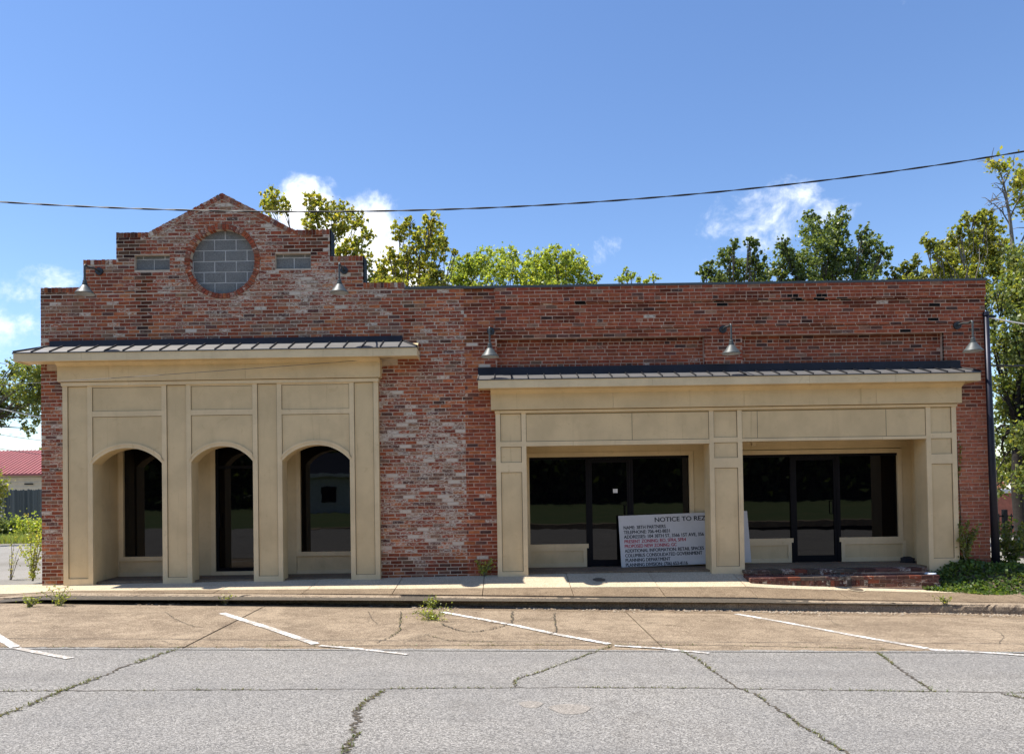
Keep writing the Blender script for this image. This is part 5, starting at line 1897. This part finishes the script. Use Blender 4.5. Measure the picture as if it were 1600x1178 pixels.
iv = []
xa = X(1452, 905, 13.2)
for _ in range(15000):
    x_ = xa + abs(random.gauss(0, 1)) * 1.6 - .25 if random.random() < .7 else random.uniform(xa - .2, xa + 4.5)
    y_ = random.uniform(12.72 + max(0, (xa + .7 - x_)) * .35, 14.6)
    if x_ < PG[1] + .02 and y_ > YC - .01: continue
    if XR > x_ > PG[1] and y_ > W - .02: continue
    if x_ < sxb + .05 and y_ > SY1 - .02: continue
    if x_ < lxb + .02 and y_ > SY0 - .02 and random.random() < .85: continue
    iv.append((x_, y_, ivy_z(x_, y_) * 1.0 - random.random() ** 2 * .06))
V, Q, C = leaf_cloud(len(iv), iv, .03, .062, [(.10, .17, .04), (.13, .20, .05), (.17, .22, .06), (.08, .13, .035)], .8)
o = np_build('ivy', V, Q, M['leaf'], None, C)
tag(o, 'dense green ivy ground cover at the right foot of the wall', 'ivy', kind='stuff')
gmd = MB()
sheet(gmd, [xa - .15 + .2 * k for k in range(28)], [12.8, 13.05, 13.3, 13.55, 13.75, 14.1, 14.7], lambda x_, y_: ivy_z(x_, y_) - .05 if (x_ > PG[1] or y_ < YC) else -.5)
tag(gmd.build('ivy_soil', M['soil']), kind='structure')
shrub('shrub', 'upright leafy shrub growing beside the foot of the dark post', 1580, 885, 14.2, 60, 70, 1300, .07, DEEP + MIX, stems=16, loose=.32)
shrub('vine', 'leafy vine climbing between the right pilaster and the brick pier', 1509, 872, 13.6, 34, 60, 800, .055, MIX, 'vine', 14, loose=.32)
vn = []
for k in range(60):
    t = random.random()
    p = at(1498 + 3 * math.sin(t * 9), lerp(850, 690, t), W - .03)
    vn.append(tuple(p))
cv = thing('creeper', (vn[0][0], W - .04, 0), 'thin creeper running up the right edge of the cream pilaster', 'vine')
V, Q, C = leaf_cloud(170, vn, .03, .04, MIX)
np_build('foliage', V, Q, M['leaf'], cv, C)
MB().tube([at(1500, 868, W - .02), at(1501, 800, W - .02), at(1497, 740, W - .02), at(1495, 690, W - .02)], .006, 5).build('stems', M['bark'], cv)

# crack grass, gutter grit and leaf litter
gv, gq, gc = [], [], []
for x_, y_, h in grass_seeds:
    z_ = zg(x_, y_) + .003
    for _ in range(3):
        a = random.uniform(0, 6.28); l_ = random.uniform(.3, 1) * h
        dx, dy = math.cos(a) * h * .9, math.sin(a) * h * .9
        wx, wy = -math.sin(a) * .004, math.cos(a) * .004
        b0 = len(gv)
        gv += [(x_ - wx, y_ - wy, z_), (x_ + wx, y_ + wy, z_), (x_ + dx + wx * .3, y_ + dy + wy * .3, z_ + l_), (x_ + dx - wx * .3, y_ + dy - wy * .3, z_ + l_)]
        gq.append((b0, b0 + 1, b0 + 2, b0 + 3))
        c_ = random.choice([(.10, .13, .03), (.14, .15, .04), (.07, .10, .025), (.19, .165, .07)])
        gc.append(c_ + (1,))
o = np_build('crack_grass', gv, gq, M['blade'], None, gc)
tag(o, 'short grass and moss growing in the pavement cracks', 'grass', kind='stuff')
sv, sq, sc_ = [], [], []
for _ in range(4200):
    x_ = random.choice([random.uniform(-8, 9), random.uniform(2, 9), random.uniform(.5, 5.5), random.uniform(-8, -4.5), random.uniform(-1.5, .8)])
    y_ = yk(x_) - abs(random.gauss(0, .13)) * (.4 + abs(math.sin(x_ * 2.1 + 1) * math.sin(x_ * .9))) - .01
    s_ = random.uniform(.006, .02)
    z_ = zg(x_, y_)
    b0 = len(sv)
    hx, hy = random.uniform(.6, 1.6) * s_, random.uniform(.6, 1.4) * s_
    sv += [(x_ - hx, y_ - hy, z_), (x_ + hx, y_ - hy * .7, z_), (x_ + hx * .8, y_ + hy, z_), (x_ - hx * .9, y_ + hy, z_), (x_ + random.uniform(-.3, .3) * s_, y_, z_ + s_ * random.uniform(.6, 1.3))]
    for a, b_ in ((0, 1), (1, 2), (2, 3), (3, 0)): sq.append((b0 + a, b0 + b_, b0 + 4)); 
    c_ = random.choice([(.30, .25, .19), (.24, .18, .12), (.16, .11, .07), (.27, .21, .15)]); sc_ += [c_ + (1,)] * 4
o = np_build('gutter_grit', sv, sq, M['stone'], None, sc_)
tag(o, 'loose gravel and dry leaf litter along the gutter', 'gravel', kind='stuff')
# grassy verge by the left fence
vv, vq, vc = [], [], []
for _ in range(9000):
    px = random.uniform(-30, 70); Yv = random.uniform(27, 40)
    x_ = X(px, 830, Yv); z_ = zlot(x_, Yv); h = random.uniform(.08, .30)
    a = random.uniform(0, 6.28); dx, dy = math.cos(a) * h * .5, math.sin(a) * h * .5
    b0 = len(vv)
    vv += [(x_ - .02, Yv, z_), (x_ + .02, Yv, z_), (x_ + dx + .005, Yv + dy, z_ + h), (x_ + dx - .005, Yv + dy, z_ + h)]
    vq.append((b0, b0 + 1, b0 + 2, b0 + 3)); vc.append(random.choice(LIME + MIX) + (1,))
o = np_build('verge_grass', vv, vq, M['blade'], None, vc)
tag(o, 'rough grass verge in front of the wooden fence', 'grass', kind='stuff')

# the wooded far side of the street, seen only as a reflection in the shop glass
cen, spr = [], []
for k in range(70):
    x_ = -42 + 84 * (k / 69) + random.uniform(-1, 1)
    for _ in range(8):
        cen.append((x_ + random.uniform(-2, 2), -38 + random.uniform(-3, 3), random.uniform(1.0, 13.5))); spr.append(random.uniform(1.4, 2.6))
V, Q, C = leaf_cloud(40000, cen, np.array(spr) * 1.5, .8, [(.06, .09, .03), (.09, .12, .04)])
nxs, nzs = 90, 14  # dark backing sheet added behind the leaves to block the bright sky
cv_ = np.array([[-60 + 120 * i / nxs, -41 + random.uniform(-1.2, 1.2), -.4 + 13.5 * j / nzs + (random.uniform(-1.5, 1.5) if j == nzs else 0)] for j in range(nzs + 1) for i in range(nxs + 1)])
cq_ = np.array([[j * (nxs + 1) + i, j * (nxs + 1) + i + 1, (j + 1) * (nxs + 1) + i + 1, (j + 1) * (nxs + 1) + i] for j in range(nzs) for i in range(nxs)])
Q = np.concatenate([Q, cq_ + len(V)]); V = np.concatenate([V, cv_]); C = np.concatenate([C, np.tile([.015, .022, .01, 1], (len(cq_), 1))])
o = np_build('far_wood', V, Q, M['leaf'], None, C)
tag(o, 'line of dark trees across the street reflected in the glass', 'wood', kind='stuff')
cen = [(-190 + 380 * k / 159 + random.uniform(-2, 2), 115 + random.uniform(-8, 8), random.uniform(-.5, 4.5)) for k in range(160) for _ in range(3)]
V, Q, C = leaf_cloud(26000, cen, 2.4, 1.0, DEEP)
o = np_build('treeline', V, Q, M['leaf'], None, C)
tag(o, 'low distant line of green trees along the horizon', 'wood', kind='stuff')
# a white house over the road: only its reflection shows, in the third arch
ho = thing('house', (-12, -24, -.1), 'white house across the street, seen only as a reflection in an arched window', 'house')
MB().box(-17, -7, -30, -24, -.2, 2.7).build('wall', M['far_white'], ho)
MB().box(-17.5, -6.5, -30.5, -23.4, 2.7, 2.95).build('eave', M['far_white'], ho)
MB().ext([(-30.5, 2.95), (-23.4, 2.95), (-27, 4.6)], -17.5, -6.5).build('roof', M['dark_metal'], ho)
for xw in (-15.5, -12.5, -9.5):
    wn_ = MB().box(xw - .6, xw + .6, -23.99, -23.95, .8, 2.1).build('window', M['far_white'], ho)
    MB().box(xw - .52, xw + .52, -23.945, -23.93, .88, 2.02).build('pane', M['glass'], wn_)
print('objects', len(bpy.data.objects))
